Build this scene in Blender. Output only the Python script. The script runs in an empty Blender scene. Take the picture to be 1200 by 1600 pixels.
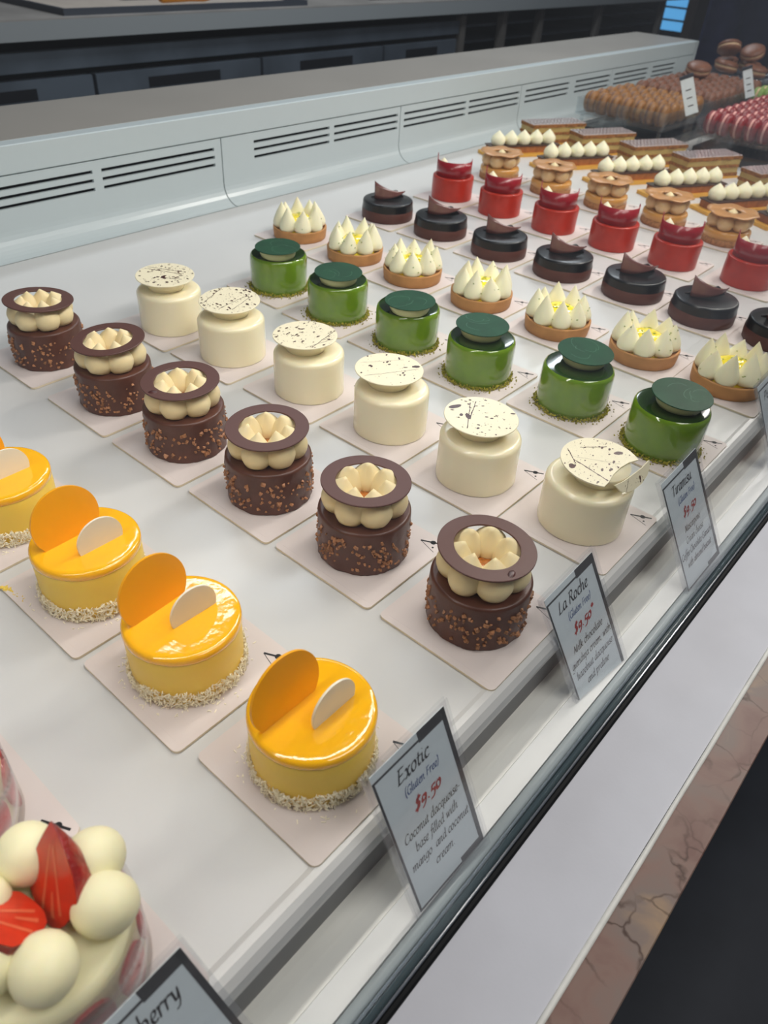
import bpy, bmesh, math, random
from mathutils import Vector, Matrix, noise
R = math.radians
PI = math.pi
scene = bpy.context.scene
COL = scene.collection

# ------------------------------------------------------------------ camera
cam_d = bpy.data.cameras.new('camera')
cam = bpy.data.objects.new('camera', cam_d)
COL.objects.link(cam)
scene.camera = cam
CAM = Vector((-0.15390, -0.20662, 0.36023))
YAW, PITCH, ROLL, FPX = 0.670725, 0.674690, 0.0711744, 1172.49
fw = Vector((math.cos(YAW)*math.cos(PITCH), math.sin(YAW)*math.cos(PITCH), -math.sin(PITCH)))
rt = fw.cross(Vector((0, 0, 1))).normalized()
up = rt.cross(fw)
rt2 = rt*math.cos(ROLL) + up*math.sin(ROLL)
up2 = -rt*math.sin(ROLL) + up*math.cos(ROLL)
m = Matrix.Identity(4)
for i in range(3):
    m[i][0], m[i][1], m[i][2], m[i][3] = rt2[i], up2[i], -fw[i], CAM[i]
cam.matrix_world = m
cam_d.sensor_fit = 'VERTICAL'
cam_d.sensor_height = 36
cam_d.lens = FPX/1600*36
cam_d.clip_start = 0.01
cam_d.dof.use_dof = True
cam_d.dof.focus_distance = 0.56
cam_d.dof.aperture_fstop = 12.0

# ------------------------------------------------------------------ world, lights, exposure
world = bpy.data.worlds.new('shop_ambient')
scene.world = world
world.use_nodes = True
world.node_tree.nodes['Background'].inputs[0].default_value = (0.80, 0.87, 1.0, 1)
world.node_tree.nodes['Background'].inputs[1].default_value = 0.13

def area(name, loc, target, sx, sy, power, color):
    d = bpy.data.lights.new(name, 'AREA')
    d.shape = 'RECTANGLE'
    d.size, d.size_y, d.energy, d.color = sx, sy, power, color
    o = bpy.data.objects.new(name, d)
    COL.objects.link(o)
    o.location = loc
    dv = Vector(target) - Vector(loc)
    o.rotation_euler = dv.to_track_quat('-Z', 'Y').to_euler()
    return o

area('case_led_strip', (0.9, 0.085, 0.50), (0.9, 0.20, 0.0), 3.2, 0.03, 7.5, (1.0, 0.96, 0.90))
area('ceiling_panel_near', (0.5, -0.9, 1.75), (0.4, 0.1, 0), 1.2, 0.5, 19.5, (1.0, 0.985, 0.96))
area('ceiling_spot_right', (1.7, -0.10, 1.4), (0.4, 0.2, 0), 0.22, 0.22, 14.0, (1.0, 0.96, 0.9))
area('ceiling_spot_over', (0.75, 0.3, 1.6), (0.3, 0.2, 0), 0.14, 0.14, 1.5, (1.0, 0.96, 0.9))
area('added_kitchen_fill', (2.2, 1.45, 1.6), (2.2, 2.1, 0), 3.0, 0.3, 50.0, (0.85, 0.93, 1.0))  # added fill over the aisle to brighten the kitchen, no fixture known there

scene.view_settings.view_transform = 'Standard'
scene.view_settings.look = 'None'
scene.view_settings.gamma = 1
scene.view_settings.use_curve_mapping = False
scene.view_settings.exposure = -0.19
scene.render.film_transparent = False
scene.cycles.max_bounces = 10
scene.cycles.transparent_max_bounces = 16
scene.cycles.use_denoising = True

# ------------------------------------------------------------------ materials
def s2l(c):
    return tuple((x/255/12.92 if x/255 <= 0.04045 else ((x/255+0.055)/1.055)**2.4) for x in c)

def mat(name, rgb, rough=0.5, spec=0.5, metal=0.0, coat=0.0, sss=0.0, sss_r=(1, .6, .3), sss_s=0.004,
        var=0.0, vscale=60, bump=0.0, bscale=200, bdist=0.0005, emit=None, estr=0, trans=0, coat_r=0.05, vcol=None):
    M = bpy.data.materials.new(name)
    M.use_nodes = True
    N, L = M.node_tree.nodes, M.node_tree.links
    b = N['Principled BSDF']
    c = s2l(rgb)
    b.inputs['Base Color'].default_value = (*c, 1)
    b.inputs['Roughness'].default_value = rough
    b.inputs['Specular IOR Level'].default_value = spec
    b.inputs['Metallic'].default_value = metal
    b.inputs['Coat Weight'].default_value = coat
    b.inputs['Coat Roughness'].default_value = coat_r
    b.inputs['Transmission Weight'].default_value = trans
    if sss:
        b.inputs['Subsurface Weight'].default_value = sss
        b.inputs['Subsurface Radius'].default_value = sss_r
        b.inputs['Subsurface Scale'].default_value = sss_s
    if emit:
        b.inputs['Emission Color'].default_value = (*s2l(emit), 1)
        b.inputs['Emission Strength'].default_value = estr
    tc = N.new('ShaderNodeTexCoord')
    if var or vcol:
        n = N.new('ShaderNodeTexNoise')
        n.inputs['Scale'].default_value = vscale
        n.inputs['Detail'].default_value = 4
        L.new(tc.outputs['Object'], n.inputs['Vector'])
        r = N.new('ShaderNodeValToRGB')
        c2 = s2l(vcol) if vcol else tuple(min(1, x*(1+var)) for x in c)
        c1 = c if vcol else tuple(x*(1-var) for x in c)
        r.color_ramp.elements[0].color = (*c1, 1)
        r.color_ramp.elements[1].color = (*c2, 1)
        r.color_ramp.elements[0].position = 0.35
        r.color_ramp.elements[1].position = 0.65
        L.new(n.outputs['Fac'], r.inputs['Fac'])
        L.new(r.outputs['Color'], b.inputs['Base Color'])
    if bump:
        n = N.new('ShaderNodeTexNoise')
        n.inputs['Scale'].default_value = bscale
        n.inputs['Detail'].default_value = 5
        L.new(tc.outputs['Object'], n.inputs['Vector'])
        bp = N.new('ShaderNodeBump')
        bp.inputs['Strength'].default_value = bump
        bp.inputs['Distance'].default_value = bdist
        L.new(n.outputs['Fac'], bp.inputs['Height'])
        L.new(bp.outputs['Normal'], b.inputs['Normal'])
        if coat:
            L.new(bp.outputs['Normal'], b.inputs['Coat Normal'])
    return M

def clear_mat(name, tint=(1, 1, 1), f0=0.04, rough=0.0, haze=0.0, hazecol=(0.8, 0.85, 0.9)):
    """thin clear sheet: Schlick reflection over straight transmission, plus a little surface haze (dust, smears)"""
    M = bpy.data.materials.new(name)
    M.use_nodes = True
    N, L = M.node_tree.nodes, M.node_tree.links
    N.remove(N['Principled BSDF'])
    out = N['Material Output']
    g = N.new('ShaderNodeNewGeometry')
    dot = N.new('ShaderNodeVectorMath'); dot.operation = 'DOT_PRODUCT'
    L.new(g.outputs['Normal'], dot.inputs[0]); L.new(g.outputs['Incoming'], dot.inputs[1])
    ab = N.new('ShaderNodeMath'); ab.operation = 'ABSOLUTE'; L.new(dot.outputs['Value'], ab.inputs[0])
    om = N.new('ShaderNodeMath'); om.operation = 'SUBTRACT'; om.inputs[0].default_value = 1; L.new(ab.outputs[0], om.inputs[1])
    pw = N.new('ShaderNodeMath'); pw.operation = 'POWER'; pw.inputs[1].default_value = 5; L.new(om.outputs[0], pw.inputs[0])
    ml = N.new('ShaderNodeMath'); ml.operation = 'MULTIPLY_ADD'; ml.inputs[1].default_value = 1-f0; ml.inputs[2].default_value = f0
    L.new(pw.outputs[0], ml.inputs[0])
    t = N.new('ShaderNodeBsdfTransparent'); t.inputs[0].default_value = (*tint, 1)
    gl = N.new('ShaderNodeBsdfGlossy'); gl.inputs['Roughness'].default_value = rough
    mx = N.new('ShaderNodeMixShader')
    L.new(ml.outputs[0], mx.inputs[0]); L.new(t.outputs[0], mx.inputs[1]); L.new(gl.outputs[0], mx.inputs[2])
    last = mx
    if haze:
        d = N.new('ShaderNodeBsdfDiffuse'); d.inputs[0].default_value = (*hazecol, 1)
        tc = N.new('ShaderNodeTexCoord'); n = N.new('ShaderNodeTexNoise')
        mp = N.new('ShaderNodeMapping'); mp.inputs['Scale'].default_value = (3, 9, 9); mp.inputs['Rotation'].default_value = (0, .5, .3)
        L.new(tc.outputs['Object'], mp.inputs[0]); L.new(mp.outputs[0], n.inputs['Vector'])
        n.inputs['Scale'].default_value = 3; n.inputs['Detail'].default_value = 3; n.inputs['Distortion'].default_value = 2.0
        h = N.new('ShaderNodeMath'); h.operation = 'MULTIPLY'; h.inputs[1].default_value = haze
        L.new(n.outputs['Fac'], h.inputs[0])
        mx2 = N.new('ShaderNodeMixShader')
        L.new(h.outputs[0], mx2.inputs[0]); L.new(mx.outputs[0], mx2.inputs[1]); L.new(d.outputs[0], mx2.inputs[2])
        last = mx2
    L.new(last.outputs[0], out.inputs['Surface'])
    return M

CREAM = (1, .75, .45)
MT = dict(
    shelf=mat('white_enamel', (203, 203, 202), 0.28, 0.5, var=0.02, vscale=7),
    liner=mat('white_liner', (188, 199, 202), 0.3, 0.5),
    ledge_top=mat('grey_laminate_top', (146, 142, 136), 0.35, 0.5, var=0.05, vscale=4),
    slot=mat('vent_dark', (22, 22, 24), 0.8, 0.2),
    duct=mat('grey_duct_metal', (112, 113, 115), 0.55, 0.4, var=0.05, vscale=30),
    ivory=mat('ivory_panel', (246, 245, 237), 0.4, 0.4, var=0.012, vscale=60, bump=0.05, bscale=300),
    ledge_in=mat('inner_strip', (226, 227, 225), 0.3, 0.5, var=0.04, vscale=14),
    alu=mat('brushed_aluminium', (176, 188, 196), 0.25, 0.5, metal=0.9),
    glass_edge=mat('glass_edge_green', (72, 88, 94), 0.12, 0.6),
    steel=mat('polished_steel', (205, 207, 210), 0.14, 0.5, metal=1.0),
    rubber=mat('black_gasket', (8, 9, 11), 0.6, 0.2),
    sill=mat('painted_sill', (190, 190, 196), 0.5, 0.35, var=0.025, vscale=22, bump=0.1, bscale=420),
    bead=mat('white_caulk', (214, 212, 205), 0.5, 0.4, var=0.06, vscale=80),
    floor=mat('dark_floor', (52, 55, 62), 0.6, 0.3, var=0.12, vscale=6),
    board=mat('white_cake_card', (214, 203, 199), 0.55, 0.3, var=0.015, vscale=30),
    board_edge=mat('card_edge_kraft', (226, 212, 186), 0.7, 0.2),
    ink=mat('black_ink', (22, 22, 24), 0.5, 0.3),
    choc=mat('milk_chocolate_coating', (88, 52, 40), 0.36, 0.45, var=0.12, vscale=90, bump=0.35, bscale=130, bdist=0.0012),
    ring=mat('chocolate_ring', (88, 54, 46), 0.42, 0.4, bump=0.12, bscale=900, bdist=0.0002),
    nut=mat('chopped_hazelnut', (166, 116, 80), 0.45, 0.4, var=0.35, vscale=300),
    cream_tan=mat('hazelnut_cream', (236, 218, 172), 0.5, 0.4, sss=0.25, sss_r=CREAM, bump=0.12, bscale=260, bdist=0.0004),
    caramel=mat('caramel_praline', (170, 98, 34), 0.1, 0.5, coat=0.8, var=0.25, vscale=350, bump=0.6, bscale=500, bdist=0.001),
    mango_glaze=mat('mango_glaze', (255, 186, 6), 0.10, 0.5, coat=0.7, coat_r=0.03, sss=0.15, sss_r=(1, .6, .1), bump=0.45, bscale=110, bdist=0.0008),
    mousse=mat('mango_mousse', (248, 208, 82), 0.42, 0.4, sss=0.25, sss_r=(1, .6, .2), bump=0.1, bscale=260),
    coconut=mat('coconut_shred', (255, 247, 220), 0.55, 0.3),
    mango_disc=mat('mango_chocolate', (252, 172, 6), 0.35, 0.4, sss=0.15, sss_r=(1, .5, .1), bump=0.04, bscale=500),
    ivory_disc=mat('white_chocolate', (240, 234, 214), 0.35, 0.4, bump=0.05, bscale=300),
    mascarpone=mat('white_cream_glaze', (249, 238, 204), 0.25, 0.5, coat=0.35, coat_r=0.12, sss=0.3, sss_r=CREAM, bump=0.18, bscale=45, bdist=0.0015),
    white_disc=mat('white_chocolate_disc', (240, 231, 200), 0.32, 0.4),
    splat=mat('dark_chocolate_splash', (70, 32, 28), 0.3, 0.5, var=0.3, vscale=200),
    green=mat('pistachio_glaze', (104, 138, 20), 0.12, 0.5, coat=0.8, coat_r=0.03, sss=0.35, sss_r=(.5, 1, .2), bump=0.12, bscale=40, bdist=0.001, var=0.10, vscale=50),
    green_top=mat('dark_green_glaze', (34, 58, 20), 0.12, 0.5, coat=0.4, coat_r=0.02, bump=0.12, bscale=40, bdist=0.001),
    green_neck=mat('pistachio_cream', (186, 190, 142), 0.4, 0.4, sss=0.2, sss_r=CREAM),
    green_disc=mat('green_chocolate', (18, 66, 40), 0.45, 0.2, coat=0.0, coat_r=0.10, bump=0.3, bscale=30, bdist=0.0015, var=0.15, vscale=40),
    swirl=mat('pale_green_swirl', (70, 116, 88), 0.35, 0.4),
    crumb=mat('pistachio_crumb', (150, 142, 44), 0.7, 0.3, var=0.5, vscale=400),
    crust=mat('baked_tart_crust', (186, 134, 82), 0.6, 0.3, var=0.12, vscale=60, bump=0.2, bscale=300, bdist=0.0005),
    meringue=mat('meringue_cream', (245, 240, 208), 0.45, 0.35, sss=0.3, sss_r=CREAM, bump=0.08, bscale=200),
    curd=mat('lemon_curd', (250, 226, 60), 0.12, 0.5, coat=0.6, sss=0.2, sss_r=(1, .8, .2), bump=0.3, bscale=150, bdist=0.001),
    zest=mat('lime_zest', (128, 150, 56), 0.6, 0.3),
    dchoc=mat('dark_chocolate_mousse', (86, 50, 42), 0.5, 0.35, var=0.08, vscale=80, bump=0.12, bscale=200),
    black_glaze=mat('black_chocolate_glaze', (17, 18, 20), 0.30, 0.4, coat=0.12, coat_r=0.04, bump=0.06, bscale=60),
    shard=mat('chocolate_shard', (122, 78, 74), 0.22, 0.6, coat=0.5, coat_r=0.12),
    shard_dark=mat('dark_chocolate_shard', (32, 27, 30), 0.3, 0.5),
    red=mat('red_velvet_glaze', (178, 44, 24), 0.32, 0.4, coat=0.12, coat_r=0.15, sss=0.15, sss_r=(1, .2, .1), bump=0.15, bscale=60, bdist=0.001, var=0.1, vscale=60),
    red_top=mat('dark_red_glaze', (160, 24, 26), 0.12, 0.5, coat=0.6),
    red_band=mat('red_chocolate_band', (146, 10, 28), 0.28, 0.5, coat=0.4, coat_r=0.1),
    tan_crumb=mat('biscuit_base', (166, 118, 78), 0.85, 0.2, var=0.25, vscale=300, bump=0.8, bscale=400, bdist=0.001),
    tan_glaze=mat('caramel_glaze', (206, 152, 78), 0.22, 0.5, coat=0.4, sss=0.2, sss_r=(1, .6, .3), bump=0.1, bscale=80),
    tan_cream=mat('caramel_cream', (214, 182, 132), 0.3, 0.45, coat=0.3, sss=0.2, sss_r=CREAM),
    tan_disc=mat('caramel_chocolate', (190, 138, 84), 0.35, 0.45, coat=0.2),
    gold=mat('gold_card', (228, 172, 70), 0.4, 0.5, metal=0.3),
    pastry=mat('eclair_pastry', (158, 98, 52), 0.6, 0.3, var=0.22, vscale=90, bump=0.4, bscale=200, bdist=0.001),
    choc_plate=mat('dark_chocolate_plate', (66, 44, 38), 0.35, 0.4),
    puff=mat('puff_pastry', (148, 98, 54), 0.75, 0.2, var=0.35, vscale=220, bump=0.7, bscale=300, bdist=0.001),
    custard=mat('custard_cream', (186, 160, 98), 0.45, 0.4, sss=0.2, sss_r=CREAM),
    icing=mat('white_fondant_icing', (214, 206, 206), 0.12, 0.5, coat=0.6),
    berry_skin=mat('strawberry_skin', (150, 28, 24), 0.3, 0.5, coat=0.3, coat_r=0.2, var=0.3, vscale=160, bump=0.8, bscale=260, bdist=0.0015),
    berry_flesh=mat('strawberry_flesh', (212, 56, 26), 0.28, 0.5, coat=0.3, coat_r=0.2, sss=0.2, sss_r=(1, .3, .2), var=0.12, vscale=120),
    berry_core=mat('strawberry_core', (226, 108, 70), 0.3, 0.5, coat=0.3, coat_r=0.2),
    berry_slice=mat('pressed_strawberry', (206, 98, 100), 0.35, 0.4, var=0.25, vscale=120),
    berry_cream=mat('vanilla_cream', (245, 237, 196), 0.42, 0.4, sss=0.3, sss_r=CREAM, bump=0.06, bscale=160),
    card=mat('pale_price_card', (236, 246, 249), 0.5, 0.3),
    frame=mat('card_border_ink', (62, 58, 60), 0.5, 0.3),
    text=mat('grey_black_text', (66, 60, 62), 0.5, 0.3),
    text_red=mat('red_text', (206, 60, 54), 0.5, 0.3),
    text_blue=mat('blue_text', (92, 112, 168), 0.5, 0.3),
    steel_dark=mat('brushed_dark_steel', (84, 92, 102), 0.38, 0.5, metal=0.5, var=0.2, vscale=5),
    recess=mat('black_recess', (8, 10, 16), 0.8, 0.2),
    counter=mat('grey_worktop', (128, 124, 120), 0.4, 0.4, var=0.12, vscale=8),
    counter_front=mat('worktop_edge', (128, 132, 134), 0.4, 0.4),
    tray_rim=mat('dark_tray', (52, 56, 64), 0.4, 0.4),
    parchment=mat('baking_parchment', (158, 148, 138), 0.7, 0.2, var=0.06, vscale=20),
    orange=mat('orange_handle', (224, 144, 26), 0.35, 0.5),
    blue=mat('blue_plastic', (70, 112, 168), 0.4, 0.5),
    wall=mat('dark_room_wall', (44, 38, 38), 0.8, 0.2, var=0.2, vscale=3),
    post=mat('grey_rack_post', (92, 88, 84), 0.45, 0.4, metal=0.3),
    navy=mat('navy_cloth', (30, 34, 62), 0.85, 0.1, var=0.2, vscale=20),
    brownpost=mat('dark_brown_column', (48, 38, 36), 0.6, 0.3),
    daylight=mat('daylight_window', (90, 170, 230), 0.5, 0.2, emit=(96, 178, 240), estr=1.1),
    mac_caramel=mat('caramel_macaron_shell', (142, 98, 52), 0.4, 0.35, var=0.15, vscale=120),
    mac_brown=mat('chocolate_macaron_shell', (120, 78, 58), 0.4, 0.35, var=0.15, vscale=120),
    mac_red=mat('raspberry_macaron_shell', (128, 24, 30), 0.3, 0.45, var=0.15, vscale=120),
    mac_green=mat('pistachio_macaron_shell', (122, 152, 74), 0.45, 0.35, var=0.15, vscale=120),
    fill_dark=mat('dark_filling', (112, 78, 58), 0.5, 0.3),
    fill_pale=mat('pale_filling', (224, 170, 160), 0.5, 0.3),
    fill_cream=mat('cream_filling', (206, 176, 140), 0.5, 0.3),
    black_base=mat('dark_acrylic_riser', (34, 34, 38), 0.08, 0.6),
    glass=clear_mat('display_glass', (0.98, 0.98, 0.975), 0.036, 0.0, haze=0.008),
    acetate=clear_mat('clear_acetate', (0.97, 0.96, 0.96), 0.05, 0.02, haze=0.05),
    sleeve=clear_mat('clear_sleeve', (0.99, 0.99, 0.995), 0.04, 0.05, haze=0.07),
    acrylic=clear_mat('clear_acrylic', (0.93, 0.95, 0.96), 0.045, 0.03, haze=0.05),
)

# marble
def marble():
    M = bpy.data.materials.new('rose_marble')
    M.use_nodes = True
    N, L = M.node_tree.nodes, M.node_tree.links
    b = N['Principled BSDF']; b.inputs['Roughness'].default_value = 0.42; b.inputs['Specular IOR Level'].default_value = 0.3
    tc = N.new('ShaderNodeTexCoord')
    n = N.new('ShaderNodeTexNoise'); n.inputs['Scale'].default_value = 26; n.inputs['Detail'].default_value = 6; n.inputs['Distortion'].default_value = 0.6
    L.new(tc.outputs['Object'], n.inputs['Vector'])
    r = N.new('ShaderNodeValToRGB')
    e = r.color_ramp.elements
    e[0].position = 0.3; e[0].color = (*s2l((112, 82, 74)), 1)
    e[1].position = 0.75; e[1].color = (*s2l((148, 122, 96)), 1)
    x = e.new(0.45); x.color = (*s2l((124, 98, 88)), 1)
    x = e.new(0.6); x.color = (*s2l((118, 102, 94)), 1)
    L.new(n.outputs['Fac'], r.inputs['Fac'])
    # veins: distorted voronoi cell borders
    n2 = N.new('ShaderNodeTexNoise'); n2.inputs['Scale'].default_value = 30; n2.inputs['Detail'].default_value = 4
    L.new(tc.outputs['Object'], n2.inputs['Vector'])
    mixv = N.new('ShaderNodeVectorMath'); mixv.operation = 'MULTIPLY_ADD'
    mixv.inputs[1].default_value = (0.03, 0.03, 0.03)
    L.new(n2.outputs['Color'], mixv.inputs[0]); L.new(tc.outputs['Object'], mixv.inputs[2])
    vo = N.new('ShaderNodeTexVoronoi'); vo.feature = 'DISTANCE_TO_EDGE'; vo.inputs['Scale'].default_value = 34
    L.new(mixv.outputs[0], vo.inputs['Vector'])
    r2 = N.new('ShaderNodeValToRGB')
    r2.color_ramp.elements[0].position = 0.0; r2.color_ramp.elements[0].color = (1, 1, 1, 1)
    r2.color_ramp.elements[1].position = 0.035; r2.color_ramp.elements[1].color = (0, 0, 0, 1)
    L.new(vo.outputs['Distance'], r2.inputs['Fac'])
    n3 = N.new('ShaderNodeTexNoise'); n3.inputs['Scale'].default_value = 18
    L.new(tc.outputs['Object'], n3.inputs['Vector'])
    n3r = N.new('ShaderNodeMapRange'); n3r.inputs[1].default_value = .42; n3r.inputs[2].default_value = .62
    L.new(n3.outputs['Fac'], n3r.inputs[0])
    mul = N.new('ShaderNodeMath'); mul.operation = 'MULTIPLY'
    L.new(r2.outputs['Color'], mul.inputs[0]); L.new(n3r.outputs[0], mul.inputs[1])
    mx = N.new('ShaderNodeMix'); mx.data_type = 'RGBA'
    L.new(mul.outputs[0], mx.inputs['Factor']); L.new(r.outputs['Color'], mx.inputs['A'])
    mx.inputs['B'].default_value = (*s2l((60, 36, 24)), 1)
    L.new(mx.outputs['Result'], b.inputs['Base Color'])
    return M
MT['marble'] = marble()

# ------------------------------------------------------------------ mesh helpers
class MB:
    """collects vertices, faces and material slots; build() links them as one object"""
    def __init__(s): s.v, s.f, s.m, s.sm = [], [], [], []
    def add(s, vs, fs, mi=0, smooth=True, mtx=None):
        k = len(s.v)
        for v in vs:
            v = Vector(v)
            s.v.append(tuple(mtx @ v) if mtx else tuple(v))
        for f in fs:
            s.f.append(tuple(i+k for i in f)); s.m.append(mi); s.sm.append(smooth)
        return s
    def lathe(s, prof, n=48, mi=0, mtx=None, a0=0, a1=2*PI, wob=None, smooth=True, closed=None):
        """prof: (r, z) from bottom to top; r == 0 makes a pole"""
        full = abs(a1-a0-2*PI) < 1e-6
        cols = n if full else n+1
        vs, idx = [], []
        for j, (r, z) in enumerate(prof):
            if r == 0:
                vs.append((0, 0, z)); idx.append([len(vs)-1]*cols)
            else:
                row = []
                for i in range(cols):
                    a = a0+(a1-a0)*i/n
                    rr, zz = (r, z) if not wob else wob(r, z, a)
                    vs.append((rr*math.cos(a), rr*math.sin(a), zz)); row.append(len(vs)-1)
                idx.append(row)
        fs = []
        for j in range(len(prof)-1):
            for i in range(n):
                i2 = (i+1) % cols
                q = [idx[j][i], idx[j][i2], idx[j+1][i2], idx[j+1][i]]
                u = []
                for t in q:
                    if t not in u: u.append(t)
                if len(u) >= 3: fs.append(u)
        return s.add(vs, fs, mi, smooth, mtx)
    def box(s, x0, x1, y0, y1, z0, z1, mi=0, mtx=None):
        vs = [(x, y, z) for x in (x0, x1) for y in (y0, y1) for z in (z0, z1)]
        fs = [(0, 1, 3, 2), (4, 6, 7, 5), (0, 4, 5, 1), (2, 3, 7, 6), (0, 2, 6, 4), (1, 5, 7, 3)]
        return s.add(vs, fs, mi, False, mtx)
    def prism(s, poly, z0, z1, mi=0, mtx=None, smooth=False, side=None):
        n = len(poly)
        vs = [(x, y, z0) for x, y in poly]+[(x, y, z1) for x, y in poly]
        s.add(vs, [tuple(range(n))[::-1], tuple(range(n, 2*n))], mi, smooth, mtx)
        s.add(vs, [(i, (i+1) % n, n+(i+1) % n, n+i) for i in range(n)], mi if side is None else side, smooth, mtx)
        return s
    def extrude_x(s, prof, x0, x1, mi=0, smooth=False, cap=True):
        """prof: closed polygon of (y, z)"""
        n = len(prof)
        vs = [(x0, y, z) for y, z in prof]+[(x1, y, z) for y, z in prof]
        s.add(vs, [(i, n+i, n+(i+1) % n, (i+1) % n) for i in range(n)], mi, smooth)
        if cap: s.add(vs, [tuple(range(n)), tuple(range(n, 2*n))[::-1]], mi, False)
        return s
    def mesh(s, name, mats):
        me = bpy.data.meshes.new(name)
        me.from_pydata(s.v, [], s.f)
        for x in (mats if isinstance(mats, (list, tuple)) else [mats]): me.materials.append(MT[x] if isinstance(x, str) else x)
        me.polygons.foreach_set('material_index', s.m)
        me.polygons.foreach_set('use_smooth', s.sm)
        bm = bmesh.new(); bm.from_mesh(me)
        bmesh.ops.remove_doubles(bm, verts=bm.verts, dist=1e-7)
        bmesh.ops.recalc_face_normals(bm, faces=bm.faces)
        bm.to_mesh(me); bm.free()
        me.update()
        return me
    def build(s, name, mats, parent=None, loc=(0, 0, 0), stuff=False):
        o = bpy.data.objects.new(name, s.mesh(name, mats))
        COL.objects.link(o)
        if parent: o.parent = parent
        o.location = loc
        if stuff: o['kind'] = 'stuff'
        return o

def tag(o, label, cat, group=None):
    o['label'] = label; o['category'] = cat
    if group: o['group'] = group
    return o

def thing(name, label, cat, loc=(0, 0, 0), rz=0, group=None):
    o = bpy.data.objects.new(name, None)
    o.empty_display_size = 0.01
    COL.objects.link(o)
    o.location = loc; o.rotation_euler = (0, 0, rz)
    return tag(o, label, cat, group)

def struct(name, mb, mats, parent=None):
    o = mb.build(name, mats, parent)
    if not parent: o['kind'] = 'structure'
    return o

KIDS = {}
def dup(root, loc, rz, label):
    """copy a thing with copies of its parts and sub-parts (mesh data shared)"""
    r = root.copy(); COL.objects.link(r); r.location = loc; r.rotation_euler = (0, 0, rz); r['label'] = label
    def rec(a, b):
        for ch in list(a.children):
            c = ch.copy(); COL.objects.link(c); c.parent = b
            rec(ch, c)
    rec(root, r)
    return r

def ball_profile(r, zc, zs=1.0, n=12):
    return [((r*math.cos(t) if 0 < i < n else 0), zc+r*zs*math.sin(t)) for i, t in enumerate([-PI/2+PI*k/n for k in range(n+1)])]

def cyl_profile(r, z0, z1, rt_=0.003, rb=0.001, n=5):
    p = [(0, z0), (r-rb, z0)]
    for i in range(1, n+1):
        a = -PI/2+PI/2*i/n; p.append((r-rb+rb*math.cos(a), z0+rb+rb*math.sin(a)))
    for k in range(1, 6):
        p.append((r, z0+rb+(z1-z0-rb-rt_)*k/6))
    for i in range(n+1):
        a = PI/2*i/n; p.append((r-rt_+rt_*math.cos(a), z1-rt_+rt_*math.sin(a)))
    p += [(r*0.6, z1), (r*0.3, z1), (0, z1)]
    return p

def disc_profile(r, z0, z1):
    e = (z1-z0)*0.3
    return [(0, z0), (r-e, z0), (r, z0+e), (r, z1-e), (r-e, z1), (r*.5, z1), (0, z1)]

# ================================================================== THE CASE
X0, X1 = -0.75, 2.30
# shelf with rounded front lip and coved rear corner
b = MB()
prof = [(0.712, 0.0), (-0.0800, 0.0), (-0.0828, 0.0009), (-0.0865, 0.0009), (-0.0895, -0.0008), (-0.0925, -0.0045), (-0.0935, -0.009), (-0.0932, -0.0130),
        (-0.088, -0.0135), (-0.088, -0.018), (0.712, -0.018)]
b.extrude_x(prof, X0, X1, smooth=False)
struct('trim_shelf_deck', b, 'shelf')
# rear liner panels, one per width, with cove
seams = [-0.75, -0.215, 0.190, 0.597, 1.005, 1.403, 1.812, 2.20, 2.297]
slots = [[(-0.56, -0.4), (-0.388, -0.23)], [(-0.17, -0.02), (-0.005, 0.172)], [(0.226, 0.386), (0.399, 0.584)], [(0.659, 0.823), (0.834, 0.998)], [(1.016, 1.206), (1.216, 1.397)],
         [(1.422, 1.607), (1.636, 1.805)], [(1.829, 2.017), (2.044, 2.186)], []]
YW = 0.740
liner = bpy.data.objects.new('wall_back_liner', None); COL.objects.link(liner); liner['kind'] = 'structure'
for i in range(len(seams)-1):
    a, c = seams[i]+0.0009, seams[i+1]-0.0009
    mb = MB()
    cove = []
    for k in range(9):
        t = PI/2*k/8
        cove.append((0.712+0.028*math.sin(t), 0.0005+0.0267*(1-math.cos(t))))
    inner = cove
    outer = [(y+0.004, max(z-0.004, -0.0035)) for y, z in cove]
    mb.extrude_x(inner+outer[::-1], a, c, smooth=False)
    z0, z1 = cove[-1][1], 0.0895
    zs = [(0.0532, 0.0574), (0.0638, 0.0680), (0.0744, 0.0786)]
    if slots[i]:
        yb = YW+0.004
        mb.box(a, c, YW, yb, z0, zs[0][0])
        mb.box(a, c, YW, yb, zs[2][1], z1)
        xs = [a]+[q for s_ in slots[i] for q in s_]+[c]
        mb.box(xs[0], xs[1], YW, yb, zs[0][0], zs[2][1])
        mb.box(xs[2], xs[3], YW, yb, zs[0][0], zs[2][1])
        mb.box(xs[4], xs[5], YW, yb, zs[0][0], zs[2][1])
        for (sa, sb) in slots[i]:
            mb.box(sa, sb, YW, yb, zs[0][1], zs[1][0]); mb.box(sa, sb, YW, yb, zs[1][1], zs[2][0])
    else:
        mb.box(a, c, YW, YW+0.004, z0, z1)
    mb.build('liner_panel', 'liner', liner)
MB().box(X0, X1-.004, YW+0.012, YW+0.014, 0.03, 0.0895).build('vent_backing', 'slot', liner)
# ledge behind
b = MB()
b.extrude_x([(0.7385, 0.0915), (0.7385, 0.1215), (0.740, 0.1225), (0.760, 0.1225), (0.760, 0.0915)], X0, X1)
b.box(X0, X1, 0.742, 0.928, 0.0895, 0.0915)
b.box(X1-0.002, X1+0.012, 0.7385, 0.928, -0.018, 0.1225)
b.box(X0, X1, 0.922, 0.928, -1.1, 0.1215)
struct('trim_ledge_fascia', b, 'liner')
struct('trim_ledge_top', MB().box(X0, X1+0.012, 0.760, 0.930, 0.1130, 0.1230), 'ledge_top')
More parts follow.
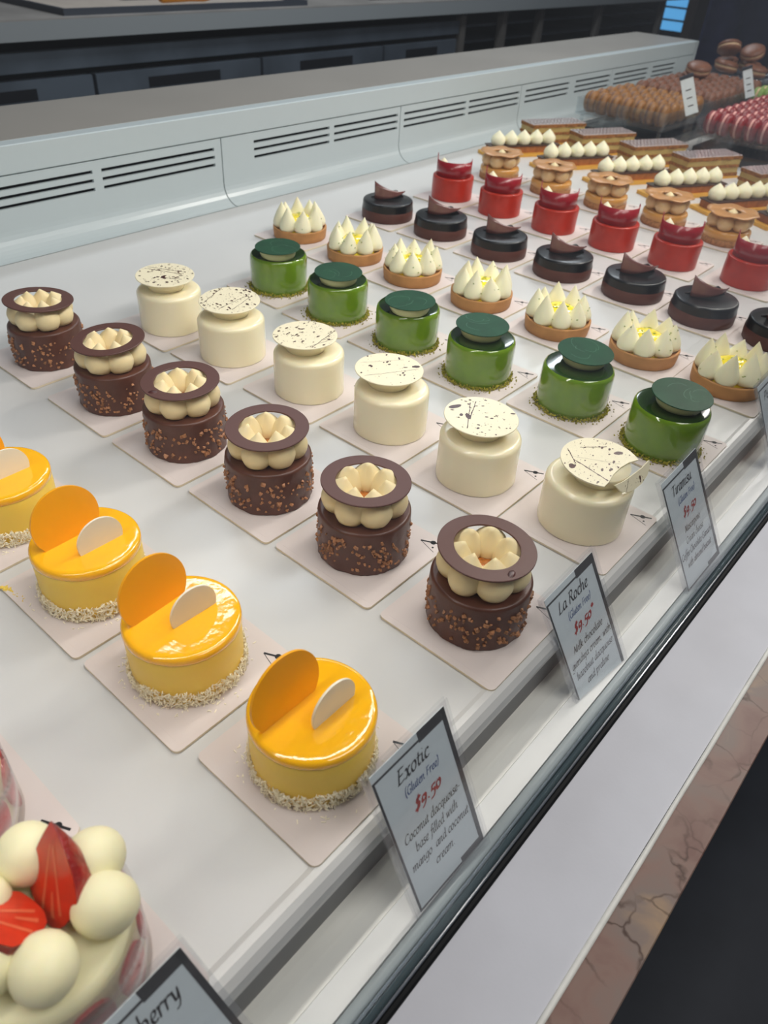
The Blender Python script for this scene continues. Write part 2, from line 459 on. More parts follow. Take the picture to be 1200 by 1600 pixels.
# front: dark duct strip, ivory inner ledge, inner strip, seam
XA, XB = -0.75, 3.0
b = MB().extrude_x([(-0.0885, -0.0182), (-0.0912, -0.0182), (-0.0883, -0.052), (-0.0860, -0.052)], XA, X1)
struct('trim_air_duct', b, 'duct')
b = MB().extrude_x([(-0.0860, -0.0500), (-0.1098, -0.0500), (-0.1098, -0.058), (-0.0860, -0.058)], XA, XB)
struct('trim_inner_ledge', b, 'ivory')
b = MB().extrude_x([(-0.1100, -0.0500), (-0.1237, -0.0488), (-0.1237, -0.058), (-0.1100, -0.058)], XA, XB)
struct('trim_inner_strip', b, 'ledge_in')
# glass channel: white strip, rounded aluminium, glass edge, polished steel bead, black gasket
b = MB()
pr = [(-0.1243, -0.058), (-0.1243, -0.0498), (-0.1250, -0.0488), (-0.1275, -0.0484), (-0.1292, -0.0488), (-0.1302, -0.0500), (-0.1306, -0.058)]
b.extrude_x(pr, XA, XB, smooth=True)
struct('trim_white_channel', b, 'liner')
b = MB().extrude_x([(-0.1308, -0.058), (-0.1308, -0.0503), (-0.1315, -0.0499), (-0.1322, -0.0503), (-0.1322, -0.058)], XA, XB)
struct('trim_channel_rail', b, 'alu')
struct('trim_glass_seal', MB().box(XA, XB, -0.1368, -0.1324, -0.060, -0.0545), 'glass_edge')
b = MB().extrude_x([(-0.1369, -0.060), (-0.1369, -0.0503), (-0.1374, -0.0498), (-0.1381, -0.0498), (-0.1386, -0.0503), (-0.1386, -0.060)], XA, XB)
struct('trim_steel_bead', b, 'steel')
b = MB().extrude_x([(-0.1387, -0.060), (-0.1387, -0.0508), (-0.1395, -0.0502), (-0.1412, -0.0502), (-0.1421, -0.0510), (-0.1421, -0.060)], XA, XB)
struct('trim_gasket', b, 'rubber')
# white sill, caulk bead, marble
b = MB().extrude_x([(-0.1424, -0.0520), (-0.1955, -0.0520), (-0.1955, -0.09), (-0.1424, -0.09)], XA, XB)
struct('trim_sill', b, 'sill')
vs, fs = [], []
n = 260
random.seed(5)
for i in range(n+1):
    x = XA+(XB-XA)*i/n
    w = 0.0016+0.0003*noise.noise(Vector((x*9, 0, 0))); c = -0.1972+0.0005*noise.noise(Vector((x*13, 3, 0)))
    vs += [(x, c+w, -0.0522), (x, c+w*.6, -0.0506), (x, c-w*.6, -0.0506), (x, c-w, -0.0522)]
for i in range(n):
    for k in range(3): fs.append((4*i+k, 4*i+k+1, 4*i+k+5, 4*i+k+4))
struct('trim_caulk_bead', MB().add(vs, fs), 'bead')
vs, fs = [], []
for i in range(n+1):
    x = XA+(XB-XA)*i/n
    e = -0.2228+0.0007*noise.noise(Vector((x*14, 7, 0)))
    vs += [(x, -0.1958, -0.0524), (x, e+.0006, -0.0524), (x, e, -0.0532), (x, e, -0.078), (x, -0.1958, -0.078)]
for i in range(n):
    for k in range(5): fs.append((5*i+k, 5*i+(k+1) % 5, 5*i+5+(k+1) % 5, 5*i+5+k))
struct('trim_marble', MB().add(vs, fs, smooth=False), 'marble')
struct('wall_case_front', MB().box(XA, XB, -0.2215, -0.16, -1.1, -0.0785), 'floor')
struct('floor', MB().box(-3, 9, -4, 4.2, -1.15, -1.10), 'floor')

# front glass, leaning back over the cakes
gt = R(20)
b = MB()
def gl(s, off): # point on the pane: s along the slope, off outward
    return (-0.1344+s*math.sin(gt)-off*math.cos(gt), -0.0528+s*math.cos(gt)+off*math.sin(gt))
b.extrude_x([gl(0, -0.0022), gl(0, 0.0022), gl(0.62, 0.0022), gl(0.62, -0.0022)], XA, XB)
pane = struct('window_1', b, 'glass')

# ================================================================== CAKE BOARDS
def board_mesh():
    b = MB()
    h, c = 0.0452, 0.004
    poly = []
    for (sx, sy, a0) in ((1, 1, 0), (-1, 1, 90), (-1, -1, 180), (1, -1, 270)):
        for k in range(5):
            a = R(a0+90*k/4)
            poly.append((sx*(h-c)+c*math.cos(a), sy*(h-c)+c*math.sin(a)))
    b.prism(poly, 0.0003, 0.0021, 0, side=1)
    return b
def logo_mesh():
    b = MB(); z0, z1 = 0.00212, 0.00220
    # a slim bar with a round bulb, a hairline down from its end and a small dot
    def bar(p, q, w0, w1):
        p, q = Vector(p), Vector(q); d = (q-p).normalized(); nn = Vector((-d.y, d.x))
        b.prism([tuple(p+nn*w0), tuple(p-nn*w0), tuple(q-nn*w1), tuple(q+nn*w1)], z0, z1)
    P0, P1, P2 = (0.0340, -0.0265), (0.0412, -0.0412), (0.0298, -0.0415)
    bar(P0, P1, 0.0007, 0.0007)
    bar(P0, P2, 0.00018, 0.00018)
    for c, r in (((0.0381, -0.0350), 0.0021), ((0.0335, -0.0380), 0.0008)):
        b.prism([(c[0]+r*math.cos(2*PI*k/16), c[1]+r*math.sin(2*PI*k/16)) for k in range(16)], z0, z1)
    return b
def crease_mesh():
    b = MB()
    b.box(-0.0405, -0.0395, -0.0400, 0.0400, 0.00211, 0.00216)
    return b
BM, LM, CM = board_mesh().mesh('board', ['board', 'board_edge']), logo_mesh().mesh('printed_logo', 'ink'), crease_mesh().mesh('crease', 'board')
def cake_board(x, y, label, rz=0):
    o = bpy.data.objects.new('cake_board', BM); COL.objects.link(o); o.location = (x, y, 0.0); o.rotation_euler = (0, 0, rz)
    tag(o, label, 'cake board', 'white cake boards on the shelf')
    for nm, me in (('printed_logo', LM), ('crease', CM)):
        c = bpy.data.objects.new(nm, me); COL.objects.link(c); c.parent = o
    return o
ZB = 0.0022
ORD = ['front', 'second', 'third', 'fourth', 'fifth', 'sixth', 'rearmost']

# ------------------------------------------------------------------ chocolate praline cakes
def nut_bits(seed, n=230):
    random.seed(seed); b = MB()
    for _ in range(n):
        a = random.uniform(0, 2*PI); z = 0.003+0.026*random.random()**0.9
        s_ = random.uniform(0.0007, 0.00165)
        M_ = Matrix.Rotation(a, 4, 'Z') @ Matrix.Translation((0.0328, 0, z)) @ Matrix.Rotation(random.uniform(0, PI), 4, 'X') @ Matrix.Rotation(random.uniform(-.6, .6), 4, 'Y')
        w, h, d = s_*random.uniform(.7, 1.3), s_*random.uniform(.8, 1.5), s_*random.uniform(.7, 1.2)
        b.add([(-d, -w, -h*.7), (-d, w, -h), (-d, w*.8, h), (-d, -w, h*.8), (d, -w*.5, -h*.5), (d, w*.4, -h*.6), (d*.7, w*.5, h*.4), (d, -w*.3, h*.5)],
              [(0, 1, 2, 3), (4, 7, 6, 5), (0, 4, 5, 1), (1, 5, 6, 2), (2, 6, 7, 3), (3, 7, 4, 0)], 0, False, M_)
    return b
def praline_body(seed):
    def w(r, z, a):
        k = 1 if z < 0.034 else 0.2
        d = 0.0010*noise.noise(Vector((math.cos(a)*3+seed, math.sin(a)*3, z*90)))+0.0005*noise.noise(Vector((math.cos(a)*9+seed, math.sin(a)*9, z*300)))
        if z < 0.003: d += 0.0014*max(0, noise.noise(Vector((math.cos(a)*5, math.sin(a)*5, seed))))
        return r+k*d, z
    return MB().lathe(cyl_profile(0.0325, 0, 0.0365, 0.0022, 0.0008), 96, wob=w)
def dollop_profile(r, h, peak=0.3, n=12, waist=0.82):
    """soft piped drop: squashed ball base drawn up into a point"""
    p = [(0, 0), (r*waist*.6, 0)]
    for i in range(n+1):
        t = i/n
        rr = r*(waist+(1-waist)*math.sin(min(1, t/0.32)*PI/2)) if t < 0.32 else r*max(0, math.cos((t-0.32)/0.68*PI/2))**(1.0-0.25*peak)
        if t > 0.55: rr *= 1-peak*0.55*((t-0.55)/0.45)
        if i == n: rr = 0
        p.append((rr, h*t+0.0002))
    return p
def make_praline(seed):
    t = thing('praline_cake', '', 'cake')
    praline_body(seed).build('chocolate_coating', 'choc', t)
    nut_bits(seed).build('chopped_nuts', 'nut', t, stuff=True)
    random.seed(seed+50)
    d0 = MB().lathe(dollop_profile(0.0120, 0.0275, 0.6, waist=.66), 24)
    for k in range(7):
        a = 2*PI*(k+.5)/7+random.uniform(-.05, .05)
        o = d0.build('cream_dollop', 'cream_tan', t) if k == 0 else None
        if k == 0: me = o.data
        else:
            o = bpy.data.objects.new('cream_dollop', me); COL.objects.link(o); o.parent = t
        s_ = random.uniform(.94, 1.05)
        o.scale = (s_, s_, random.uniform(.93, 1.0))
        o.location = (0.0208*math.cos(a), 0.0208*math.sin(a), 0.0363)
        o.rotation_euler = (0.26*math.sin(a), -0.26*math.cos(a), 0)
    MB().lathe([(0.0135, 0.0362), (0.0128, 0.0400), (0.010, 0.0425), (0.005, 0.0436), (0, 0.0438)], 24).build('caramel_centre', 'caramel', t)
    r0, r1, z0, z1 = 0.0206, 0.0308, 0, 0.0013
    rg = MB()
    pr = [(r0+.0003, z0), (r1-.0003, z0), (r1, z0+.0003), (r1, z1-.0003), (r1-.0003, z1), (r0+.0003, z1), (r0, z1-.0003), (r0, z0+.0003), (r0+.0003, z0)]
    rg.lathe(pr, 110, smooth=False)
    ro = rg.build('chocolate_ring', 'ring', t, loc=(0, 0, 0.0575))
    return t
Lpos = [(0.1585, -0.0410), (0.1572, 0.0575), (0.1545, 0.1530), (0.1515, 0.2515), (0.1512, 0.3510), (0.1505, 0.4630)]
Ltilt = [(0.03, 0.02, 0.0005), (0.02, 0.03, 0), (-0.03, 0.02, 0), (0.03, -0.02, 0), (-0.05, -0.03, 0.0), (0.05, -0.06, 0.0)]
protos = [make_praline(s_) for s_ in (11, 23, 37)]
for i, (x, y) in enumerate(Lpos):
    lab = ('chocolate praline cake nearest the glass, with a glossy drop on its dark ring' if i == 0 else
           '%s chocolate praline cake from the glass, ringed with chopped nuts' % ORD[i] if i < 5 else
           'chocolate praline cake farthest from the glass, by the left edge of the photo')
    if i < 3:
        o = protos[i]; o.location = (x, y, ZB); o.rotation_euler = (0, 0, i*1.1); o['label'] = lab
    else:
        o = dup(protos[i % 3], (x, y, ZB), i*1.7, lab)
    o['group'] = 'chocolate praline cakes in one row'
    for c in o.children:
        if c.name.startswith('chocolate_ring'):
            ti = Ltilt[i]; c.rotation_euler = (ti[0], ti[1], 0); c.location.z = 0.0572+ti[2]
    cake_board(x, y, 'white card board under the %s praline cake from the glass' % (ORD[i] if i < 5 else 'farthest'))
    if i == 0:
        for c in o.children:
            if c.name.startswith('chocolate_ring'):
                a = R(-112)
                dr = MB().lathe([(0.0022, 0), (0.0018, .0004), (0.001, .0006), (0, .0007)], 20)
                q = dr.build('chocolate_drop', 'black_glaze', c); q.data.materials[0] = MT['splat']; q['label'] = 'glossy dark drop'
                q.rotation_euler = (0, 0, 0); q.scale = (1.6, 1.0, 1)
                q.location = (0.0262*math.cos(a), 0.0262*math.sin(a), 0.0013)
                q.rotation_euler = (0, 0, 0.3)
        o.rotation_euler = (0, 0, 0)

# ------------------------------------------------------------------ mango cakes
def coconut(seed, n=2300):
    random.seed(seed); b = MB()
    for _ in range(n):
        a = random.uniform(0, 2*PI); u = random.random()
        top = 0.0105+0.005*noise.noise(Vector((math.cos(a)*2, math.sin(a)*2, seed)))
        z = 0.0004+top*u
        rr = 0.0334+random.uniform(-.0002, .0019)*(1-.5*u)
        ln, w = random.uniform(0.0009, 0.0020), random.uniform(0.00016, 0.00030)
        M_ = Matrix.Rotation(a, 4, 'Z') @ Matrix.Translation((rr, 0, z+.0004)) @ Matrix.Rotation(random.uniform(0, PI), 4, 'X') @ Matrix.Rotation(random.uniform(-.8, .8), 4, 'Y') @ Matrix.Rotation(random.uniform(-.9, .9), 4, 'Z')
        b.add([(0, -ln, -w), (0, -ln, w), (w*2, 0, w*1.3), (w*2, 0, -w*1.3), (0, ln, w), (0, ln, -w), (w, 0, 0)],
              [(0, 3, 2, 1), (3, 5, 4, 2), (0, 1, 6), (1, 2, 6), (2, 4, 6), (4, 5, 6), (5, 3, 6), (3, 0, 6)], 0, False, M_)
    for _ in range(60):   # loose shreds fallen on the board
        a = random.uniform(0, 2*PI); rr = random.uniform(.035, .042)
        M_ = Matrix.Rotation(a, 4, 'Z') @ Matrix.Translation((rr, 0, .0003)) @ Matrix.Rotation(random.uniform(0, PI), 4, 'Z')
        l2 = random.uniform(.0005, .0014)
        b.box(-l2, l2, -.0002, .0002, -.0002, .0001, mtx=M_)
    return b
def cut_disc(Rr, cz, th, n=44):
    """upright disc in the XZ plane, sunk at z = 0"""
    poly = []
    a0 = math.asin(max(-1, min(1, -cz/Rr)))
    for k in range(n+1):
        a = a0+(PI-2*a0)*k/n
        poly.append((Rr*math.cos(a), cz+Rr*math.sin(a)))
    b = MB(); m_ = Matrix.Rotation(PI/2, 4, 'X')
    e = th*.3
    b.prism(poly, -th/2, th/2, mtx=m_)
    return b
def make_mango(seed):
    t = thing('mango_cake', '', 'cake')
    MB().lathe([(0, 0), (0.0322, 0), (0.0328, .001), (0.0331, .012), (0.0332, .024), (0.0333, .034), (0.032, .0375), (0, .0375)], 72,
               wob=lambda r, z, a: (r+0.0003*noise.noise(Vector((math.cos(a)*3, math.sin(a)*3, z*60+seed))), z)).build('mango_mousse', 'mousse', t)
    def drip(r, z, a):
        if z < .036: z = z+0.0009*noise.noise(Vector((math.cos(a)*2.5, math.sin(a)*2.5, seed)))
        return r, z
    MB().lathe([(0.0330, .0345), (0.0335, .0352), (0.0337, .0368), (0.0335, .0382), (0.0330, .0392), (0.0322, .0399), (0.0308, .0402), (0.029, .0402), (0.02, .0401), (0.01, .04), (0, .04)], 96, wob=drip).build('mango_glaze', 'mango_glaze', t)
    coconut(seed).build('coconut_shreds', 'coconut', t, stuff=True)
    o = cut_disc(0.0224, 0.0136, 0.0016).build('mango_chocolate_disc', 'mango_disc', t); o.location = (-0.0095, 0.007, 0.0397); o.rotation_euler = (R(-9), 0, 0)
    o = cut_disc(0.0152, 0.0050, 0.0013).build('white_chocolate_half_disc', 'ivory_disc', t); o.location = (0.0055, -0.0100, 0.0398); o.rotation_euler = (R(-3), 0, 0)
    o['label'] = 'small white half disc'
    return t
Epos = [(0.0120, -0.0375), (0.0055, 0.0610), (0.0040, 0.1565), (0.0010, 0.2590)]
Edisc = [((-.0095, .0070), (.0055, -.0100), 0), ((-.0060, .0130), (.0050, -.0055), 0.05), ((-.0050, .0065), (.0040, -.0125), 0.02), ((-.0090, .0100), (.0040, -.0080), 0.0)]
m0 = make_mango(3)
for i, (x, y) in enumerate(Epos):
    lab = ['glossy yellow mango cake nearest the glass, beside the Exotic card', 'second mango cake from the glass, orange disc standing on top',
           'third mango cake from the glass, beside a smudged board corner', 'mango cake cut by the left edge of the photo'][i]
    if i == 0: o = m0; o.location = (x, y, ZB); o['label'] = lab
    else: o = dup(m0, (x, y, ZB), 0, lab)
    o['group'] = 'mango cakes in one row'
    for c in o.children:
        (a1, b1), (a2, b2), rr = Edisc[i]
        if c.name.startswith('mango_chocolate'): c.location.x, c.location.y = a1, b1; c.rotation_euler[2] = rr
        if c.name.startswith('white_chocolate'): c.location.x, c.location.y = a2, b2; c.rotation_euler[2] = -rr*.6
        if c.name.startswith('coconut'): c.rotation_euler[2] = i*2.1
    bo = cake_board(x+0.001, y-0.001, 'white card board under the %s mango cake from the glass' % ORD[i])
    if i == 2:   # smeared glaze on the rear left corner
        random.seed(31); sm = MB()
        for _ in range(26):
            u = random.random(); px_ = -.0440+.0035*u+random.uniform(-.0012, .0012); py_ = .0425-.020*u**1.3+random.uniform(-.0015, .0015); q_ = random.uniform(.0004, .0013)*(1-.6*u)
            sm.lathe([(q_, 0), (q_*.7, q_*.5), (0, q_*.7)], 8, mtx=Matrix.Translation((px_, py_, .0021)) @ Matrix.Rotation(random.uniform(0, 3), 4, 'Z') @ Matrix.Diagonal((1.9, .7, 1, 1)))
        sm.build('mango_smear', 'mousse', bo, stuff=True)

# ------------------------------------------------------------------ white mascarpone cakes
def splatter(seed, blobs, streaks, ndots, clip=0.0285, keep=None):
    random.seed(seed); b = MB()
    def ok(x, y): return x*x+y*y < clip*clip and (keep is None or keep(x, y))
    zz = [0.0]
    def ell(x, y, rx, ry, a, n=9):
        zz[0] += 0.0000015
        pts = []
        for k in range(n):
            t = 2*PI*k/n; j = random.uniform(.85, 1.12)
            px, py = rx*j*math.cos(t), ry*j*math.sin(t)
            pts.append((x+px*math.cos(a)-py*math.sin(a), y+px*math.sin(a)+py*math.cos(a)))
        if all(ok(*q) for q in pts):
            b.add([(p_[0], p_[1], zz[0]) for p_ in pts], [tuple(range(n))], 0, False)
    for (x, y, rx, ry, a) in blobs: ell(x, y, rx, ry, a, 18)
    for (x0, y0, x1, y1, w) in streaks:
        n = 26
        prev = None
        for k in range(n+1):
            t = k/n; x = x0+(x1-x0)*t; y = y0+(y1-y0)*t
            d = Vector((x1-x0, y1-y0)).normalized(); nn = Vector((-d.y, d.x))
            ww = w*(.35+.9*abs(noise.noise(Vector((k*.35, seed, w*1000)))))
            off = nn*0.0005*noise.noise(Vector((k*.2, seed+9, 0)))
            cur = (Vector((x, y))+off+nn*ww, Vector((x, y))+off-nn*ww)
            if prev and all(ok(*q) for q in (prev[0], prev[1], cur[0], cur[1])):
                zz[0] += 0.0000005
                b.add([(q[0], q[1], zz[0]) for q in (prev[0], prev[1], cur[1], cur[0])], [(0, 1, 2, 3)], 0, False)
            prev = cur
    base = random.uniform(0, PI)
    for _ in range(ndots):
        rr = clip*math.sqrt(random.random())*.97; a = random.uniform(0, 2*PI)
        s_ = 0.00022+0.0009*random.random()**4
        ell(rr*math.cos(a), rr*math.sin(a), s_*random.uniform(1, 2.2), s_, base+random.uniform(-.3, .3), 7)
    return b
def make_white(i, blobs, streaks, nd, broken=False, r=0.0295, discoff=(0, 0), tilt=(0, 0)):
    t = thing('white_cake', '', 'cake')
    sd = i*7.3
    def w(r, z, a):
        return r+0.0005*noise.noise(Vector((math.cos(a)*1.5+sd, math.sin(a)*1.5, z*25)))+(0.0008*max(0, noise.noise(Vector((math.cos(a)*4, math.sin(a)*4, sd)))) if z < .003 else 0), z
    MB().lathe(cyl_profile(0.0326, 0, 0.0405, 0.0046, 0.0010, 7), 96, wob=w).build('cream_body', 'mascarpone', t)
    nk = MB().lathe([(0.0172, .0398), (0.0186, .0420), (0.0205, .0455), (0.0218, .049), (0.0222, .0520), (0, .0520)], 64)
    nk.build('cream_neck', 'mascarpone', t, loc=(discoff[0], discoff[1], 0))
    if not broken:
        dz = MB().lathe(disc_profile(r, 0, 0.0011), 110, smooth=False)
        keep = None
    else:
        # disc with its front right side broken away, the flake slid down against the neck
        poly = [(r*math.cos(R(a)), r*math.sin(R(a))) for a in range(-39, 217, 4)]
        poly += [(-0.0180, -0.0158), (-0.0080, -0.0140), (0.0040, -0.0136), (0.0140, -0.0150)]
        dz = MB().prism(poly, 0, 0.0011)
        def keep(x, y, P=poly):
            c = False
            for q in range(len(P)):
                (xa, ya), (xb, yb) = P[q], P[q-1]
                if (ya > y) != (yb > y) and x < (xb-xa)*(y-ya)/(yb-ya)+xa: c = not c
            return c
    do = dz.build('white_chocolate_disc', 'white_disc', t)
    do.location = (discoff[0], discoff[1], 0.0525); do.rotation_euler = (tilt[0], tilt[1], 0)
    s_ = splatter(i+60, blobs, streaks, nd, r*.985, keep).build('chocolate_splashes', 'splat', do, loc=(0, 0, 0.00113), stuff=True)
    if broken:
        pl = [(-0.0220, 0.0012), (-0.0120, 0.0002), (0.000, 0.0006), (0.0120, 0.0014), (0.0225, 0.0034), (0.0215, -0.0010), (0.0165, -0.0060), (0.0080, -0.0092), (-0.0020, -0.0100), (-0.0110, -0.0086), (-0.0175, -0.0050)]
        f = MB().prism(pl, 0, 0.0011).build('broken_disc_flake', 'white_disc', t); f['label'] = 'broken off flake of the disc'
        ux = Vector((.985, -.12, 0)).normalized(); dn = (Vector((-.12, -.985, 0)).normalized()*.50+Vector((0, 0, -.86))).normalized(); uy = -dn; nn = ux.cross(uy)
        mm = Matrix((ux, uy, nn)).transposed().to_4x4(); mm.translation = Vector((0.0070, -0.0265, 0.0512))
        f.matrix_local = mm
        splatter(99, [], [(-.012, -.009, -.006, .000, .0004)], 50, 0.0155, lambda x, y: -0.0085 < y < 0.0003 and abs(x) < .012).build('chocolate_splashes', 'splat', f, loc=(0, 0, .00113), stuff=True)
    return t
Wpos = [(0.2975, -0.0410), (0.2880, 0.0515), (0.2935, 0.1490), (0.2890, 0.2460), (0.2830, 0.3490), (0.2800, 0.4440)]
D = 0.0295
Wcfg = [
    ([(-.0205, .0125, .0030, .0024, 0.6), (.0190, -.0040, .0040, .0020, -.6), (.0125, .000, .0010, .0008, 0), (-.003, -.010, .0016, .0011, .2), (-.0085, -.0055, .0020, .0009, 0.3)],
     [(-.0125, .0165, -.017, -.016, .0009), (-.004, .026, -.016, .012, .0006), (-.010, .018, .008, -.012, .00015), (.004, .020, .020, .006, .0006)], 130),
    ([(-.004, .0230, .0062, .0024, -.4), (-.0080, .0070, .0048, .0020, .9), (-.0105, .0120, .0020, .0016, .4), (-.0165, -.0085, .0015, .0011, 0)],
     [(.010, .018, -.023, -.003, .0006), (.015, .016, -.010, .004, .0007)], 90),
    ([(.020, -.0135, .0034, .0022, -.6), (-.0080, .0150, .0018, .0010, 0), (.006, .005, .0015, .0011, 0), (.0065, -.012, .0008, .0008, 0), (.012, -.008, .0020, .0008, -.7)],
     [(-.025, .006, .018, -.018, .0003), (-.010, .024, .022, .002, .0002)], 70),
    ([(.006, .0105, .0030, .0010, -.6), (-.011, .012, .0018, .0008, .3), (-.006, .005, .0016, .0009, 0)],
     [(-.018, -.019, .012, -.024, .0004), (-.014, -.023, .022, -.014, .0005)], 150),
    ([], [(-.022, .012, .012, .026, .0006), (-.020, -.008, .020, -.004, .0005), (-.012, -.018, .022, -.008, .0005)], 190),
    ([(-.004, -.003, .0042, .0018, .3), (-.0055, -.005, .0018, .0035, 0), (-.019, -.008, .0020, .0013, 0)],
     [(-.006, .026, .014, -.010, .0006), (-.001, .026, .019, -.008, .0006), (.006, -.020, -.006, -.004, .0008)], 170)]
Woff = [(0.0035, -0.003), (0.001, 0.003), (0.0015, 0.006), (-0.001, 0.004), (0.004, 0.005), (-.001, .002)]
for i, (x, y) in enumerate(Wpos):
    bl, st, nd = Wcfg[i]
    o = make_white(i, bl, st, nd, broken=(i == 0), discoff=Woff[i], tilt=[(0.04, -.02), (.02, .01), (0, .01), (-.01, 0), (.02, -.03), (.03, -.02)][i])
    o.location = (x, y, ZB)
    tag(o, ['white cream cake nearest the glass, its speckled disc broken', 'second white cake from the glass, large dark splashes on its disc',
            'third white cake from the glass, one dark drop at its disc edge', 'fourth white cake from the glass, fine speckles on its disc',
            'fifth white cake from the glass, dotted disc leaning over', 'white cake farthest from the glass, star-shaped splash on its disc'][i], 'cake', 'white speckled cakes in one row')
    cake_board(x, y, 'white card board under the %s white cake from the glass' % (ORD[i] if i < 5 else 'farthest'))

# ------------------------------------------------------------------ green pistachio cakes
def crumbs(seed, n=800):
    random.seed(seed); b = MB()
    for j in range(n):
        a = random.uniform(0, 2*PI)
        if j < n*.93: rr = 0.0332+random.uniform(-.0004, .0026); z = random.uniform(0.0003, 0.0042)*(1-(rr-.0328)/.005)
        else: rr = random.uniform(.036, .041); z = .0004
        s_ = random.uniform(.0005, .0013)
        M_ = Matrix.Rotation(a, 4, 'Z') @ Matrix.Translation((rr, 0, z)) @ Matrix.Rotation(random.uniform(0, PI), 4, Vector((random.random(), random.random(), 1)))
        b.add([(s_, 0, 0), (-s_*.8, .2*s_, 0), (0, s_*.9, .1*s_), (0, -s_, 0), (0, 0, s_*.8), (.1*s_, 0, -s_*.7)],
              [(0, 2, 4), (2, 1, 4), (1, 3, 4), (3, 0, 4), (2, 0, 5), (1, 2, 5), (3, 1, 5), (0, 3, 5)], 0, False, M_)
    return b
def swirls(seed):
    random.seed(seed); b = MB()
    for _ in range(5):
        cx, cy = random.uniform(-.012, .012), random.uniform(-.012, .012); rr = random.uniform(.004, .014); a0 = random.uniform(0, 2*PI); sp = random.uniform(1, 2.6)
        w = 0.00013; prev = None
        for k in range(19):
            a = a0+sp*k/18; p_ = Vector((cx+rr*math.cos(a), cy+rr*.7*math.sin(a))); n_ = Vector((math.cos(a), math.sin(a)))
            cur = (p_+n_*w, p_-n_*w)
            if prev and all(q.length < .0250 for q in (*prev, *cur)):
                b.add([(q.x, q.y, 0) for q in (prev[0], prev[1], cur[1], cur[0])], [(0, 1, 2, 3)], 0, False)
            prev = cur
    return b
def make_green(seed):
    t = thing('green_cake', '', 'cake')
    w = lambda r, z, a: (r+0.0004*noise.noise(Vector((math.cos(a)*1.6+seed, math.sin(a)*1.6, z*25))), z)
    MB().lathe([(0, 0), (.0322, 0), (.0328, .001), (.0332, .01), (.0333, .022), (.0333, .034), (.0330, .0372), (.0322, .0392), (.0308, .0402)], 96, wob=w).build('green_glaze_side', 'green', t)
    MB().lathe([(.0308, .0402), (.0290, .0405), (.02, .0404), (.01, .0404), (0, .0404)], 96, wob=w).build('green_glaze_top', 'green_top', t)
    crumbs(seed).build('pistachio_crumbs', 'crumb', t, stuff=True)
    nk = MB().lathe([(.0165, .0402), (.0190, .0412), (.0203, .0440), (.0212, .0475), (.0214, .0503), (0, .0503)], 56).build('cream_neck', 'green_neck', t)
    do = MB().lathe(disc_profile(.0259, 0, .0009), 96, smooth=False).build('green_chocolate_disc', 'green_disc', t, loc=(0, 0, .0508))
    swirls(seed).build('swirl_lines', 'swirl', do, loc=(0, 0, .00092), stuff=True)
    return t
Gpos = [(0.4462, -0.0395), (0.4495, 0.0540), (0.4310, 0.1510), (0.4345, 0.2470), (0.4310, 0.3450), (0.4350, 0.4450)]
Goff = [(0.002, -.004), (.0085, .0010), (.0020, .003), (-.010, -.009), (-.006, -.006), (-.008, -.008)]
gp = [make_green(5), make_green(17)]
for i, (x, y) in enumerate(Gpos):
    lab = ['glossy green cake nearest the glass, behind the Tiramisu card', 'second green cake from the glass, green disc with a bubble', 'third green cake from the glass, crumbs round its foot',
           'fourth green cake from the glass, smooth tilted green disc', 'fifth green cake from the glass, between a tart and a white cake', 'green cake farthest from the glass'][i]
    if i < 2: o = gp[i]; o.location = (x, y, ZB); o['label'] = lab
    else: o = dup(gp[i % 2], (x, y, ZB), 0.0, lab)
    o['group'] = 'green pistachio cakes in one row'
    for c in o.children:
        if c.name.startswith(('cream_neck', 'green_chocolate')): c.location.x, c.location.y = Goff[i]
        if c.name.startswith('green_chocolate'): c.rotation_euler = ((.05, -.03, .0), (.0, -.05, 1.), (-.02, .0, 2.), (.02, .02, 3), (0, .02, 4), (.02, 0, 5))[i]
        if c.name.startswith('pistachio'): c.rotation_euler[2] = i*1.9
    cake_board(x, y, 'white card board under the %s green cake from the glass' % (ORD[i] if i < 5 else 'farthest'))

